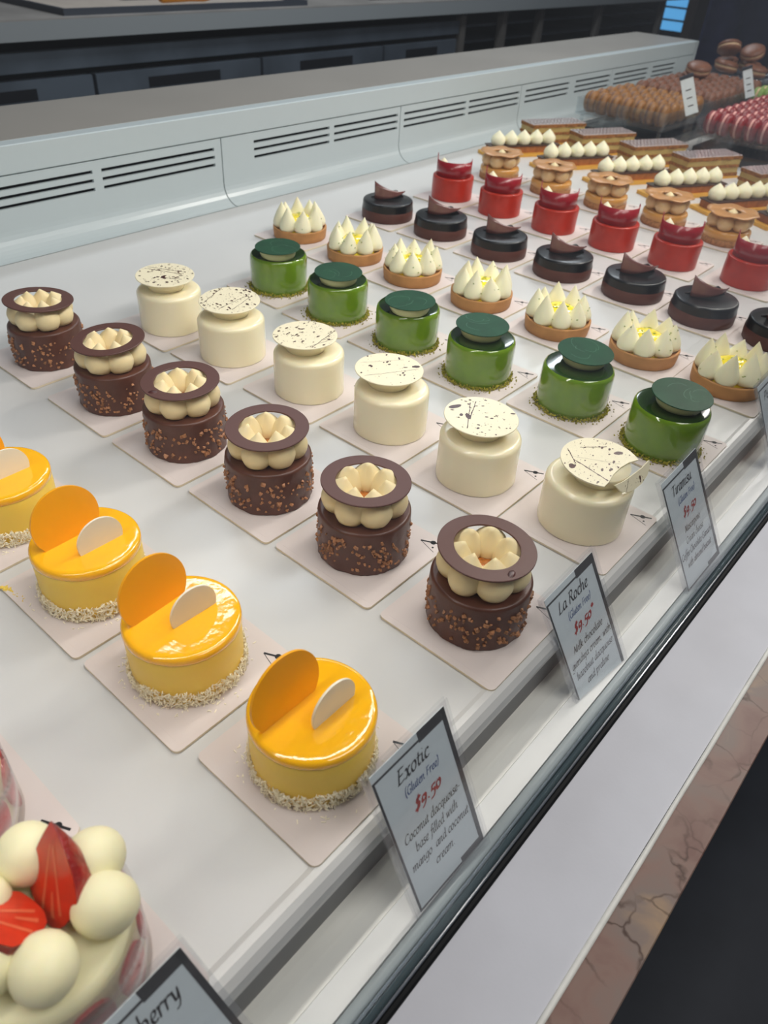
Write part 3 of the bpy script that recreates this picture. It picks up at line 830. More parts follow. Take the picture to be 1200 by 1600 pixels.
# ------------------------------------------------------------------ lemon meringue tarts
MERINGUE = [(0, 0), (.0095, 0), (.0108, .0012), (.0117, .0035), (.0119, .0058), (.0114, .0085), (.0102, .0120), (.0085, .0158), (.0067, .0195), (.0048, .0232), (.0030, .0264), (.0015, .0290), (.0006, .0306), (0, .0315)]
def make_tart(seed):
    random.seed(seed)
    t = thing('lemon_tart', '', 'tart')
    w = lambda r, z, a: (r+0.0004*noise.noise(Vector((math.cos(a)*4+seed, math.sin(a)*4, z*80))), z)
    MB().lathe([(0, 0), (.0345, 0), (.0355, .0008), (.0362, .006), (.0367, .013), (.0366, .0146), (.0352, .0150), (.0338, .0142), (.0335, .0125), (0, .0125)], 80, wob=w).build('tart_crust', 'crust', t)
    MB().lathe([(.0300, .0120), (.022, .0160), (.0190, .0215), (.0165, .0252), (.011, .0275), (0, .0280)], 48,
               wob=lambda r, z, a: (r, z+.0006*noise.noise(Vector((math.cos(a)*r*150, math.sin(a)*r*150, seed))))).build('lemon_curd', 'curd', t)
    me = None
    fl = MB()
    nn = 8
    for k in range(nn):
        a = 2*PI*k/nn+random.uniform(-.06, .06)+.2
        if me is None:
            o = MB().lathe(MERINGUE, 24).build('meringue_dollop', 'meringue', t); me = o.data
        else:
            o = bpy.data.objects.new('meringue_dollop', me); COL.objects.link(o); o.parent = t
        s_ = random.uniform(.93, 1.04)
        o.scale = (s_, s_, random.uniform(.85, 1.05))
        o.location = (.0246*math.cos(a), .0246*math.sin(a), .0136)
        o.rotation_euler = (random.uniform(-.1, .1), random.uniform(-.1, .1), random.uniform(0, 6))
        for _ in range(5):
            b2 = random.uniform(0, 2*PI); hh = random.uniform(.2, .8)
            rr = .0119 if hh < .28 else .0119*max(.05, 1-(hh-.22)/.78)
            M_ = Matrix.Translation((.0248*math.cos(a)+rr*math.cos(b2), .0248*math.sin(a)+rr*math.sin(b2), .0138+.030*hh)) @ Matrix.Rotation(b2, 4, 'Z') @ Matrix.Rotation(random.uniform(-.8, .8), 4, 'X')
            fl.box(-.0003, .0003, -.0012*random.uniform(.4, 1), .0012*random.uniform(.4, 1), -.0004, .0004, mtx=M_)
    for _ in range(14):
        a, rr = random.uniform(0, 6.28), random.uniform(0, .012)
        fl.box(-.0012, .0012, -.0004, .0004, 0, .0005, mtx=Matrix.Translation((rr*math.cos(a), rr*math.sin(a), .0277)) @ Matrix.Rotation(a*3, 4, 'Z'))
    fl.build('lime_zest', 'zest', t, stuff=True)
    return t
Tpos = [(0.6010, -0.0400), (0.5960, 0.0510), (0.5850, 0.1510), (0.5810, 0.2530), (0.5765, 0.3550), (0.5745, 0.4510), (0.5765, 0.5560)]
tp = [make_tart(2), make_tart(9), make_tart(14)]
for i, (x, y) in enumerate(Tpos):
    lab = ['lemon meringue tart nearest the glass, its right side cut by a price card', 'second lemon meringue tart from the glass, wide yellow centre', 'third lemon meringue tart from the glass',
           'fourth lemon meringue tart from the glass', 'fifth lemon meringue tart from the glass', 'sixth lemon meringue tart from the glass', 'lemon meringue tart farthest from the glass, plain white peaks'][i]
    if i < 3: o = tp[i]; o.location = (x, y, ZB); o.rotation_euler = (0, 0, i); o['label'] = lab
    else: o = dup(tp[i % 3], (x, y, ZB), i*1.3, lab)
    o['group'] = 'lemon meringue tarts in one row'
    cake_board(x, y, 'white card board under the %s lemon tart from the glass' % (ORD[i] if i < 6 else 'farthest'))

# ------------------------------------------------------------------ dark chocolate tarts
def curved_plate(outline, rad, th, n=22):
    """outline(u) -> (z_low, z_high) for u in [-1, 1]; bent about a vertical axis of radius rad, chord half length hl"""
    b = MB(); hl = 0.0250
    vs = []
    for side in (0, 1):
        for i in range(n+1):
            u = -1+2*i/n; zl, zh = outline(u); a = u*hl/rad; rr = rad+(th if side else 0)
            for k in range(5):
                z = zl+(zh-zl)*k/4
                lean = (z)*.10
                vs.append((rr*math.sin(a), rad-rr*math.cos(a)+lean, z))
    fs = []; S = (n+1)*5
    for i in range(n):
        for k in range(4):
            q = (i*5+k, (i+1)*5+k, (i+1)*5+k+1, i*5+k+1)
            fs.append(q); fs.append(tuple(S+t for t in q[::-1]))
        fs.append((i*5, S+i*5, S+(i+1)*5, (i+1)*5)); fs.append((i*5+4, (i+1)*5+4, S+(i+1)*5+4, S+i*5+4))
    fs.append((0, 1, 2, 3, 4, S+4, S+3, S+2, S+1, S)); k = n*5; fs.append((k, S+k, S+k+1, S+k+2, S+k+3, S+k+4, k+4, k+3, k+2, k+1))
    return b.add(vs, fs)
def make_dark(seed):
    t = thing('chocolate_tart', '', 'tart')
    w = lambda r, z, a: (r+0.0004*noise.noise(Vector((math.cos(a)*2+seed, math.sin(a)*2, z*40))), z)
    MB().lathe([(0, 0), (.0370, 0), (.0378, .0010), (.0381, .006), (.0380, .0142), (.0370, .0152), (0, .0152)], 80, wob=w).build('mousse_layer', 'dchoc', t)
    def w2(r, z, a):
        if z < .0147: z += .0009*noise.noise(Vector((math.cos(a)*3+seed, math.sin(a)*3, 1)))
        return r, z
    MB().lathe([(.0379, .0138), (.0378, .0146), (.0373, .0168), (.0370, .0225), (.0366, .0245), (.0357, .0255), (.0342, .0258), (.016, .0258), (0, .0258)], 80, wob=w2).build('black_glaze', 'black_glaze', t)
    def out(u):   # tall tip at the left, sweeping down to the right
        q = (u+1)/2
        hi = .0100+.0140*(1-q)**2.0; lo = .0092*q**1.9
        return lo, max(hi-(.0006 if q > .97 else 0)*0, lo+.0006)
    o = curved_plate(out, .034, .0009).build('chocolate_shard', 'shard', t)
    o.location = (-.0020, -.0060, .0256); o.rotation_euler = (0, 0, R(-50))
    def out2(u):
        h = .0105*(1-abs(u-.5)/1.5)+.001 if u < .5 else .0105*(1-(u-.5)/.5)+.001
        return 0, max(.0006, h)
    o = curved_plate(out2, .06, .0009).build('chocolate_shard', 'shard_dark', t)
    o['label'] = 'black pointed chocolate shard'
    o.location = (.0040, .0020, .0256); o.rotation_euler = (0, 0, R(-52))
    random.seed(seed)
    bb = MB()
    for _ in range(5):
        a = random.uniform(-2.9, -1.2); z = random.uniform(.014, .019)
        bb.lathe(ball_profile(.0010, 0, 1, 6), 10, mtx=Matrix.Translation((.0366*math.cos(a), .0366*math.sin(a), z)))
    bb.build('glaze_bubbles', 'black_glaze', t, stuff=True)
    return t
Dpos = [(0.7480, -0.0420), (0.7450, 0.0470), (0.7485, 0.1390), (0.7410, 0.2360), (0.7380, 0.3340), (0.7390, 0.4360), (0.7350, 0.5330)]
dp = [make_dark(4), make_dark(8)]
for i, (x, y) in enumerate(Dpos):
    lab = ['black glazed chocolate tart cut by the right edge of the photo', 'second black glazed tart from the glass, shard with a bright edge', 'third black glazed tart from the glass',
           'fourth black glazed tart from the glass', 'fifth black glazed tart from the glass', 'sixth black glazed tart from the glass', 'black glazed tart farthest from the glass'][i]
    rz = [0.1, 0.12, .05, -.05, 0, 0, .25][i]
    if i < 2: o = dp[i]; o.location = (x, y, ZB); o.rotation_euler = (0, 0, rz); o['label'] = lab
    else: o = dup(dp[i % 2], (x, y, ZB), rz, lab)
    o['group'] = 'black glazed chocolate tarts in one row'
    cake_board(x, y, 'white card board under the %s black glazed tart from the glass' % (ORD[i] if i < 6 else 'farthest'))

# ------------------------------------------------------------------ red cakes
def make_red(seed):
    t = thing('red_cake', '', 'cake')
    w = lambda r, z, a: (r+0.0005*noise.noise(Vector((math.cos(a)*2+seed, math.sin(a)*2, z*40))), z)
    MB().lathe(cyl_profile(.0328, 0, .0345, .0020, .0012, 6), 80, wob=w).build('red_body', 'red', t)
    MB().lathe([(.0262, .0342), (.0262, .0385), (.0250, .0396), (0, .0398)], 60).build('red_jelly', 'red_top', t)
    # upright chocolate band, open at the back, its left end drawn up to a point
    vs, fs = [], []
    n = 60; A0, A1 = R(112), R(304)
    def top(u):
        h = .0232
        if u < .10: h += .0075*(1-u/.10)**1.3
        if u > .88: h += .0022*(u-.88)/.12
        return .0343+h
    for s_, rr in enumerate((.0266, .0277)):
        for i in range(n+1):
            u = i/n; a = A0+(A1-A0)*u
            for k in range(2):
                z = .0343 if k == 0 else top(u)
                vs.append((rr*math.cos(a), rr*math.sin(a), z))
    S = (n+1)*2
    for i in range(n):
        q = (2*i, 2*i+1, 2*i+3, 2*i+2)
        fs += [q, tuple(S+t_ for t_ in q[::-1]), (2*i+1, S+2*i+1, S+2*i+3, 2*i+3), (2*i, 2*i+2, S+2*i+2, S+2*i)]
    fs += [(0, S, S+1, 1), (2*n, 2*n+1, S+2*n+1, S+2*n)]
    MB().add(vs, fs).build('chocolate_band', 'red_band', t)
    MB().lathe(dollop_profile(.0090, .0185, .4), 24, mtx=Matrix.Translation((-.006, .0165, .0396))).build('cream_dollop', 'meringue', t)
    return t
Rpos = [(0.9040, -0.0430), (0.9050, 0.0510), (0.8930, 0.1500), (0.8925, 0.2430), (0.8900, 0.3380), (0.8900, 0.4360), (0.8940, 0.5320)]
r0_ = make_red(6)
first = True
for i, (x, y) in enumerate(Rpos):
    if i == 0: continue
    lab = ['', 'red cake cut by the right edge of the photo', 'second red cake in from the right edge, before a caramel cake', 'third red cake in from the right edge', 'fourth red cake in from the right edge',
           'second red cake out from the rear wall', 'red cake nearest the rear wall'][i]
    rz = [0, .02, .0, .05, .0, -.05, .12][i]
    if first: o = r0_; o.location = (x, y, ZB); o.rotation_euler = (0, 0, rz); o['label'] = lab; first = False
    else: o = dup(r0_, (x, y, ZB), rz, lab)
    o['group'] = 'red cakes in one row'
    cake_board(x, y, 'white card board under the ' + lab.split(',')[0])

# ------------------------------------------------------------------ caramel flower cakes
def make_caramel(seed):
    random.seed(seed)
    t = thing('caramel_cake', '', 'cake')
    w = lambda r, z, a: (r+0.0006*noise.noise(Vector((math.cos(a)*5+seed, math.sin(a)*5, z*150))), z)
    MB().lathe([(0, 0), (.0335, 0), (.0342, .001), (.0342, .0095), (.0330, .0102), (0, .0102)], 64, wob=w).build('biscuit_base', 'tan_crumb', t)
    MB().lathe([(.0326, .0095), (.0342, .0100), (.0340, .0170), (.0332, .0192), (.0315, .0202), (0, .0202)], 64,
               wob=lambda r, z, a: (r, z+(.0006*noise.noise(Vector((math.cos(a)*4, math.sin(a)*4, seed))) if z < .011 else 0))).build('caramel_glaze', 'tan_glaze', t)
    me = None
    for k in range(6):
        a = 2*PI*k/6+random.uniform(-.05, .05)
        if me is None:
            o = MB().lathe(ball_profile(.0124, .0108, .93, 14), 22).build('cream_dollop', 'tan_cream', t); me = o.data
        else:
            o = bpy.data.objects.new('cream_dollop', me); COL.objects.link(o); o.parent = t
        o.location = (.0214*math.cos(a), .0214*math.sin(a), .0196)
    # wavy flower plate with a hole
    def wv(r, z, a):
        k = max(0, (r-.014)/.023)
        return r*(1+.030*k*math.cos(6*a+seed)), z+.0010*k*math.sin(6*a+seed*2)
    r0, r1 = .0115, .0368
    pr = [(r0, 0), (.021, 0), (.03, 0), (r1-.0003, 0), (r1, .0006), (r1-.0003, .0012), (.03, .0012), (.02, .0012), (r0, .0012), (r0, 0)]
    MB().lathe(pr, 96, wob=wv).build('flower_plate', 'tan_disc', t, loc=(0, 0, .0422))
    MB().lathe(dollop_profile(.0068, .0095, .3), 20, mtx=Matrix.Translation((0, 0, .0372))).build('centre_dollop', 'cream_tan', t)
    return t
Npos = [(1.050, 0.038), (1.049, 0.136), (1.054, 0.237), (1.060, 0.342), (1.057, 0.444), (1.056, 0.549)]
n0_ = make_caramel(3)
for i, (x, y) in enumerate(Npos):
    lab = ['caramel flower cake cut by the right edge of the photo', 'caramel flower cake second in from the right edge, wide wavy plate', 'caramel flower cake third in from the right edge',
           'caramel flower cake fourth in from the right edge', 'caramel flower cake second out from the rear wall', 'caramel flower cake nearest the rear wall'][i]
    if i == 0: o = n0_; o.location = (x, y, ZB); o['label'] = lab
    else: o = dup(n0_, (x, y, ZB), i*1.1, lab)
    o['group'] = 'caramel flower cakes in one row'
    cake_board(x, y, 'white card board under the ' + lab.split(',')[0])

# ------------------------------------------------------------------ cream eclairs on gold cards
EA = R(-28)
def make_eclair():
    t = thing('cream_eclair', '', 'pastry')
    h, q = .083, .0195
    def rb(hx, hy, c):
        poly = []
        for (sx, sy, a0) in ((1, 1, 0), (-1, 1, 90), (-1, -1, 180), (1, -1, 270)):
            for k in range(4):
                a = R(a0+30*k); poly.append((sx*(hx-c)+c*math.cos(a), sy*(hy-c)+c*math.sin(a)))
        return poly
    b = MB(); b.prism(rb(.0750, .0150, .004), .0060, .0170)
    b.build('pastry_bar', 'pastry', t)
    MB().prism(rb(.0765, .0165, .003), .0172, .0188).build('chocolate_plate', 'choc_plate', t)
    me = None
    for k in range(5):
        if me is None:
            o = MB().lathe(dollop_profile(.0138, .0255, .35), 24).build('cream_dollop', 'meringue', t); me = o.data
        else:
            o = bpy.data.objects.new('cream_dollop', me); COL.objects.link(o); o.parent = t
        o.location = (-.056+.028*k, 0, .0186)
    return t
def make_gold():
    b = MB(); b.box(-.0850, .0850, -.0230, .0230, 0, .0058)
    return b.mesh('gold_card', 'gold')
Ypos = [(1.246, 0.090), (1.242, 0.185), (1.248, 0.284), (1.242, 0.389), (1.249, 0.506), (1.245, 0.622)]
e0 = make_eclair(); GM = make_gold()
for i, (x, y) in enumerate(Ypos):
    lab = ['cream topped eclair farthest right, cut by the photo edge', 'second cream topped eclair from the right photo edge', 'third cream topped eclair from the right photo edge',
           'fourth cream topped eclair from the right photo edge', 'second cream topped eclair out from the rear wall', 'cream topped eclair nearest the rear wall'][i]
    if i == 0: o = e0; o.location = (x, y, 0); o.rotation_euler = (0, 0, EA); o['label'] = lab
    else: o = dup(e0, (x, y, 0), EA, lab)
    o['group'] = 'cream topped eclairs'
    g = bpy.data.objects.new('gold_card', GM); COL.objects.link(g); g.location = (x, y, .0001); g.rotation_euler = (0, 0, EA)
    tag(g, 'gold card under the ' + lab.split(',')[0], 'cake card', 'gold cards under the eclairs')

# ------------------------------------------------------------------ layered slices
def make_slice():
    t = thing('layered_slice', '', 'pastry')
    L_, W_ = .064, .024
    z = 0.004
    for k, (hh, m_, nm) in enumerate(((.006, 'puff', 'pastry_layer'), (.009, 'custard', 'custard_layer'), (.005, 'puff', 'pastry_layer'), (.009, 'custard', 'custard_layer'), (.006, 'puff', 'pastry_layer'))):
        ins = 0 if m_ == 'puff' else .001
        random.seed(k)
        b = MB(); n = 12; vs = []
        def pt(x, y, zz): return (x+random.uniform(-.0006, .0006), y+random.uniform(-.0006, .0006), zz)
        poly = [(-L_+ins+2*(L_-ins)*i/n, -W_+ins) for i in range(n)]+[(L_-ins, -W_+ins+2*(W_-ins)*i/5) for i in range(5)]+[(L_-ins-2*(L_-ins)*i/n, W_-ins) for i in range(n)]+[(-L_+ins, W_-ins-2*(W_-ins)*i/5) for i in range(5)]
        poly = [(x+random.uniform(-.0007, .0007), y+random.uniform(-.0007, .0007)) for x, y in poly]
        b.prism(poly, z, z+hh-.0001); z += hh
        b.build(nm, m_, t)
    MB().box(-L_+.0005, L_-.0005, -W_+.0005, W_-.0005, z, z+.0012).build('icing', 'icing', t)
    b = MB()
    for k in range(15):   # feathered chocolate lines
        x = -L_+.006+k*(2*L_-.012)/14
        n = 8; pts = [(x+.0030*math.sin(j*1.6), -W_+.0015+(2*W_-.003)*j/n) for j in range(n+1)]
        for j in range(n):
            (ax, ay), (bx_, by_) = pts[j], pts[j+1]
            b.add([(ax-.0019, ay, 0), (ax+.0019, ay, 0), (bx_+.0019, by_, 0), (bx_-.0019, by_, 0)], [(0, 1, 2, 3)], 0, False)
    b.build('chocolate_feathering', 'splat', t, loc=(0, 0, z+.00125), stuff=True)
    return t
Mpos = [(1.400, 0.185), (1.398, 0.315), (1.392, 0.420), (1.392, 0.530), (1.385, 0.640)]
s0 = make_slice()
for i, (x, y) in enumerate(Mpos):
    lab = ['layered custard slice cut by the right edge of the photo', 'second layered custard slice from the right photo edge', 'third layered custard slice from the right photo edge',
           'fourth layered custard slice from the right photo edge', 'layered custard slice nearest the rear wall'][i]
    if i == 0: o = s0; o.location = (x, y, 0); o.rotation_euler = (0, 0, R(-26)); o['label'] = lab
    else: o = dup(s0, (x, y, 0), R(-26), lab)
    o['group'] = 'layered custard slices'
    g = bpy.data.objects.new('gold_card', GM); COL.objects.link(g); g.location = (x, y, .0001); g.rotation_euler = (0, 0, R(-26)); g.scale = (.80, 1.12, .6)
    tag(g, 'gold card under the ' + lab.split(',')[0], 'cake card', 'gold cards under the layered slices')

# ------------------------------------------------------------------ strawberry cakes
def strawberry_half(L_=.041, W_=.0155):
    """half berry, tip up (+Z), flat cut face toward -Y"""
    b = MB(); n, m_ = 30, 18
    pr = []
    for j in range(n+1):
        t_ = j/n
        rr = W_*(min(1, t_/.32)**.5 if t_ < .32 else max(0, 1-((t_-.32)/.68)**1.75))
        pr.append((rr, L_*t_))
    b.lathe(pr, m_, 0, a0=0, a1=PI)
    # cut face with paler heart
    def shape(k, yo):
        pts = [(x*k, yo, L_*.5+(z-L_*.5)*k) for x, z in pr]+[(-x*k, yo, L_*.5+(z-L_*.5)*k) for x, z in pr[-2:0:-1]]
        return pts
    p_ = shape(.99, 0); b.add(p_, [tuple(range(len(p_)))], 1, False)
    # pale Y shaped veins drawn as two slim ribbons
    def rib(xa, za, xb, zb, w):
        b.add([(xa-w, -.00012, za), (xa+w, -.00012, za), (xb+w*.4, -.00012, zb), (xb-w*.4, -.00012, zb)], [(0, 1, 2, 3)], 2, False)
    rib(-.0065, .006, -.0008, .032, .0009); rib(.0050, .006, .0010, .032, .0009)
    rib(0, .004, 0, .014, .0012)
    return b
def make_berry():
    t = thing('strawberry_cake', '', 'cake')
    MB().lathe([(0, .001), (.0340, .001), (.0345, .002), (.0345, .0410), (.0335, .0440), (.0310, .0452), (0, .0452)], 80).build('cream_body', 'berry_cream', t)
    b = MB()
    me = None
    for k in range(10):
        a = 2*PI*k/10+.25
        # pressed slice: leaf shaped, standing against the side
        if me is None:
            poly = []
            for j in range(21):
                u = 2*PI*j/20
                poly.append((.0085*math.sin(u)*(1-.25*math.cos(u)), .0180-.0165*math.cos(u)))
            vs, n = [], len(poly)-1
            for s_, off in enumerate((.0340, .0362)):
                for (x, z) in poly[:-1]: vs.append((off*math.cos(x/.0345), off*math.sin(x/.0345), z+.0015))
            mb = MB().add(vs, [tuple(range(n)), tuple(range(n, 2*n))[::-1]]+[(i, (i+1) % n, n+(i+1) % n, n+i) for i in range(n)], 0, False)
            o = mb.build('strawberry_slice', 'berry_slice', t); me = o.data
        else:
            o = bpy.data.objects.new('strawberry_slice', me); COL.objects.link(o); o.parent = t
        o.rotation_euler = (0, 0, a)
    MB().lathe([(.0368, .0006), (.0368, .0445), (.0371, .0445), (.0371, .0006), (.0368, .0006)], 72).build('acetate_band', 'acetate', t)
    me = None
    for k, (bx, by) in enumerate([(.0260, .0026), (.0190, -.0168), (-.0050, -.0205), (.0110, .0225), (-.0205, -.0030), (-.0125, .0190)]):
        if me is None:
            o = MB().lathe(ball_profile(.0124, .0114, .93, 18), 30).build('cream_dollop', 'berry_cream', t); me = o.data
        else:
            o = bpy.data.objects.new('cream_dollop', me); COL.objects.link(o); o.parent = t
        a = math.atan2(by, bx)
        o.location = (bx, by, .0440); o.rotation_euler = (0.15*math.sin(a*3), .15*math.cos(a), a); o.scale = (1.04, .98, 1)
    sb = strawberry_half()
    o = sb.build('strawberry_half', ['berry_skin', 'berry_flesh', 'berry_core'], t)
    def aim(ob, base, d, n_, sc):
        d = Vector(d).normalized(); n_ = Vector(n_); n_ = (n_-d*n_.dot(d)).normalized()
        yl = -n_; xl = yl.cross(d)
        mm = Matrix((xl*sc[0], yl*sc[1], d*sc[2])).transposed().to_4x4(); mm.translation = Vector(base)
        ob.matrix_local = mm
    aim(o, (.0035, -.0060, .0475), (.46, .50, .80), (-.62, .22, .80), (1.0, 1.0, 1.0))
    o2 = bpy.data.objects.new('strawberry_half', o.data); COL.objects.link(o2); o2.parent = t
    aim(o2, (.0030, -.0060, .0545), (-.66, .60, .50), (.42, .20, .85), (.92, 1.0, .85))
    return t
b0_ = make_berry()
b0_.location = (-.1355, -.0365, ZB); b0_['label'] = 'large cream cake with strawberry halves in the bottom left corner'
cake_board(-.1398, -.0395, 'white card board under the strawberry cake in the bottom left corner')
b1_ = dup(b0_, (-.1405, .0610, ZB), 1.2, 'strawberry cake cut by the left edge, pink slice showing')
cake_board(-.1400, .0590, 'white card board with its black logo showing, at the left photo edge')
for o in (b0_, b1_): o['group'] = 'strawberry cakes'

# ================================================================== MACARONS
def macaron_mesh(shell, fill, r=.0215, h=.0125):
    """two domed shells and a filling, axis along Z, centred"""
    b = MB(); n = 18
    f = .0022
    top = [(r*.90, f), (r, f+.0006), (r*1.0, f+.0025), (r*.96, f+h*.45), (r*.78, f+h*.74), (r*.45, f+h*.86), (0, f+h*.9)]
    b.lathe(top, n, 0)
    b.lathe([(x, -z) for x, z in top], n, 0)
    b.lathe([(r*.93, -f-.0002), (r*.95, 0), (r*.93, f+.0002)], n, 1)
    return b.mesh('macaron', [shell, fill])
MAC = dict(caramel=macaron_mesh('mac_caramel', 'fill_dark'), brown=macaron_mesh('mac_brown', 'fill_dark'), red=macaron_mesh('mac_red', 'fill_pale'),
           green=macaron_mesh('mac_green', 'fill_cream'), big=macaron_mesh('mac_brown', 'fill_cream', .030, .0135))
random.seed(77)
NTH = ['first', 'second', 'third', 'fourth', 'fifth', 'sixth', 'seventh', 'eighth', 'ninth', 'tenth', 'eleventh']
def in_view(p_):
    d = Vector(p_)-CAM
    z = d.dot(fw)
    return abs(d.dot(rt2)/z*FPX) < 620 and abs(d.dot(up2)/z*FPX) < 820
def mac(kind, loc, rot, label, group):
    o = bpy.data.objects.new('macaron', MAC[kind]); COL.objects.link(o); o.location = loc; o.rotation_euler = rot
    return tag(o, label, 'macaron', group)
ZT = .0425
def mac_block(kind, x0, nx, y0, ny, label, group, px=.0415, py=.0270, z=ZT, layer2=False):
    """rows of macarons standing on edge, packed face to face along Y"""
    for i in range(nx):
        for j in range(ny):
            lean = .10
            y = y0+py*j
            if not in_view((x0+px*i, y, z+.02)): continue
            lab = '%s, %s row back, %s from the left' % (label, NTH[i], NTH[ny-1-j])
            mac(kind, (x0+px*i+random.uniform(-.001, .001), y, z+.0215), (PI/2+random.uniform(-.05, .05)+lean*0, random.uniform(-.3, .3), random.uniform(-.05, .05)), lab, group)
            if layer2 and i < nx-1 and j < ny:
                mac(kind, (x0+px*(i+.5), y, z+.0215+.030), (PI/2+random.uniform(-.06, .06), random.uniform(-.3, .3), random.uniform(-.06, .06)), label, group)
mac_block('caramel', 1.522, 5, .470, 7, 'caramel macaron on edge in its clear tray', 'caramel macarons in the clear tray')
mac_block('brown', 1.762, 8, .470, 7, 'dark brown macaron on edge by the rear wall', 'chocolate macarons in the rear tray')
mac_block('red', 1.552, 9, .187, 8, 'red macaron on edge in its clear tray', 'red macarons in the clear tray')
mac_block('green', 1.950, 5, .262, 7, 'green macaron behind the red ones', 'green macarons behind the red ones')
def tray(x0, x1, y0, y1, label):
    t = thing('macaron_tray', label, 'tray', ((x0+x1)/2, (y0+y1)/2, 0))
    hx, hy, w, zt, zb, hh = (x1-x0)/2, (y1-y0)/2, .0025, ZT-.0003, ZT-.004, .030
    MB().box(-hx, hx, -hy, hy, zb, zt).build('tray_floor', 'acrylic', t)
    for (a, b_, c, d) in ((-hx, -hx+w, -hy, hy), (hx-w, hx, -hy, hy), (-hx+w, hx-w, -hy, -hy+w), (-hx+w, hx-w, hy-w, hy)):
        MB().box(a, b_, c, d, zt, zt+hh).build('tray_wall', 'acrylic', t)
    MB().box(-hx+.004, hx-.004, -hy+.004, hy-.004, .0003, zb-.0182).build('riser', 'black_base', t)
    for sx in (-1, 1):
        for sy in (-1, 1):
            MB().box(sx*(hx-.012)-.003, sx*(hx-.012)+.003, sy*(hy-.012)-.003, sy*(hy-.012)+.003, zb-.0182, zb).build('tray_leg', 'acrylic', t)
    return t
tray(1.497, 1.738, .450, .655, 'clear raised tray holding the caramel macarons')
tray(1.738+.001, 2.082, .450, .655, 'clear raised tray holding the dark brown macarons by the rear wall')
tray(1.527, 1.910, .166, .398, 'clear raised tray holding the red macarons')
tray(1.923, 2.145, .243, .446, 'clear raised tray holding the green macarons')
# loose large macarons heaped on a clear dish behind, and one lying flat
tk = thing('round_dish', 'round clear raised dish under the heap of large brown macarons', 'dish', (2.245, .555, 0))
tk.location = (2.225, .550, 0)
MB().lathe([(0, .0665), (.11, .0665), (.115, .071), (.116, .077), (.1135, .077), (.110, .0695), (0, .0695)], 48).build('dish_bowl', 'acrylic', tk)
MB().lathe([(0, .0003), (.06, .0003), (.06, .004), (.012, .010), (.010, .0664), (0, .0664)], 32).build('dish_foot', 'acrylic', tk)
heap = [(-.050, .045, .096, .10, .1), (-.050, -.030, .096, .08, -.1), (.015, .008, .096, .1, -.08), (.022, .074, .096, .1, .1), (.050, -.060, .096, .1, .05), (-.030, -.004, .132, .36, -.2), (-.016, .064, .134, -.40, .3)]
names = ['at the left of the heap, bottom layer', 'lying at the near side of the heap', 'lying in the middle of the heap', 'at the back of the heap', 'at the right of the heap', 'on top of the heap, tilted', 'on top of the heap, tilted the other way']
for k, (dx, dy, dz, rx, ry) in enumerate(heap):
    mac('big', (2.225+dx, .550+dy, dz-.007), (rx, ry, k), 'large brown macaron with pale filling, '+names[k], 'large macarons heaped on the clear dish')
mac('big', (1.955, .585, ZT+.0575), (.12, -.15, 0), 'large brown macaron lying flat on top of the others', None)

# small standing tags among the macarons
def small_tag(x, y, zs, h, w, label, lean):
    t = thing('tag_stand', label, 'sign', (x, y, .0003), R(22))
    MB().box(-.001, .001, -w*.3, w*.3, 0, zs).build('clear_stem', 'acrylic', t)
    M_ = Matrix.Translation((0, 0, zs)) @ Matrix.Rotation(R(lean), 4, 'X')
    MB().box(-.0015, .0015, -w/2, w/2, 0, h, mtx=M_).build('clear_block', 'acrylic', t)
    MB().box(-.0022, -.0016, -w/2+.0012, w/2-.0012, .001, h-.006, mtx=M_).build('white_card', 'card', t)
    b = MB()
    for k in range(3): b.box(-.00245, -.00225, -w*.2, w*.2, h*(.22+.2*k), h*(.22+.2*k)+.0020, mtx=M_)
    b.build('printed_lines', 'text', t)
    MB().box(-.003, .006, -w/2, w/2, h-.0058, h, mtx=M_).build('top_clip', 'tray_rim', t)
small_tag(1.508, .4050, .078, .072, .026, 'small white standing tag between the caramel and red macarons', -25)
small_tag(1.9120, .4300, .066, .066, .022, 'small white standing tag between the brown and green macarons', -24)

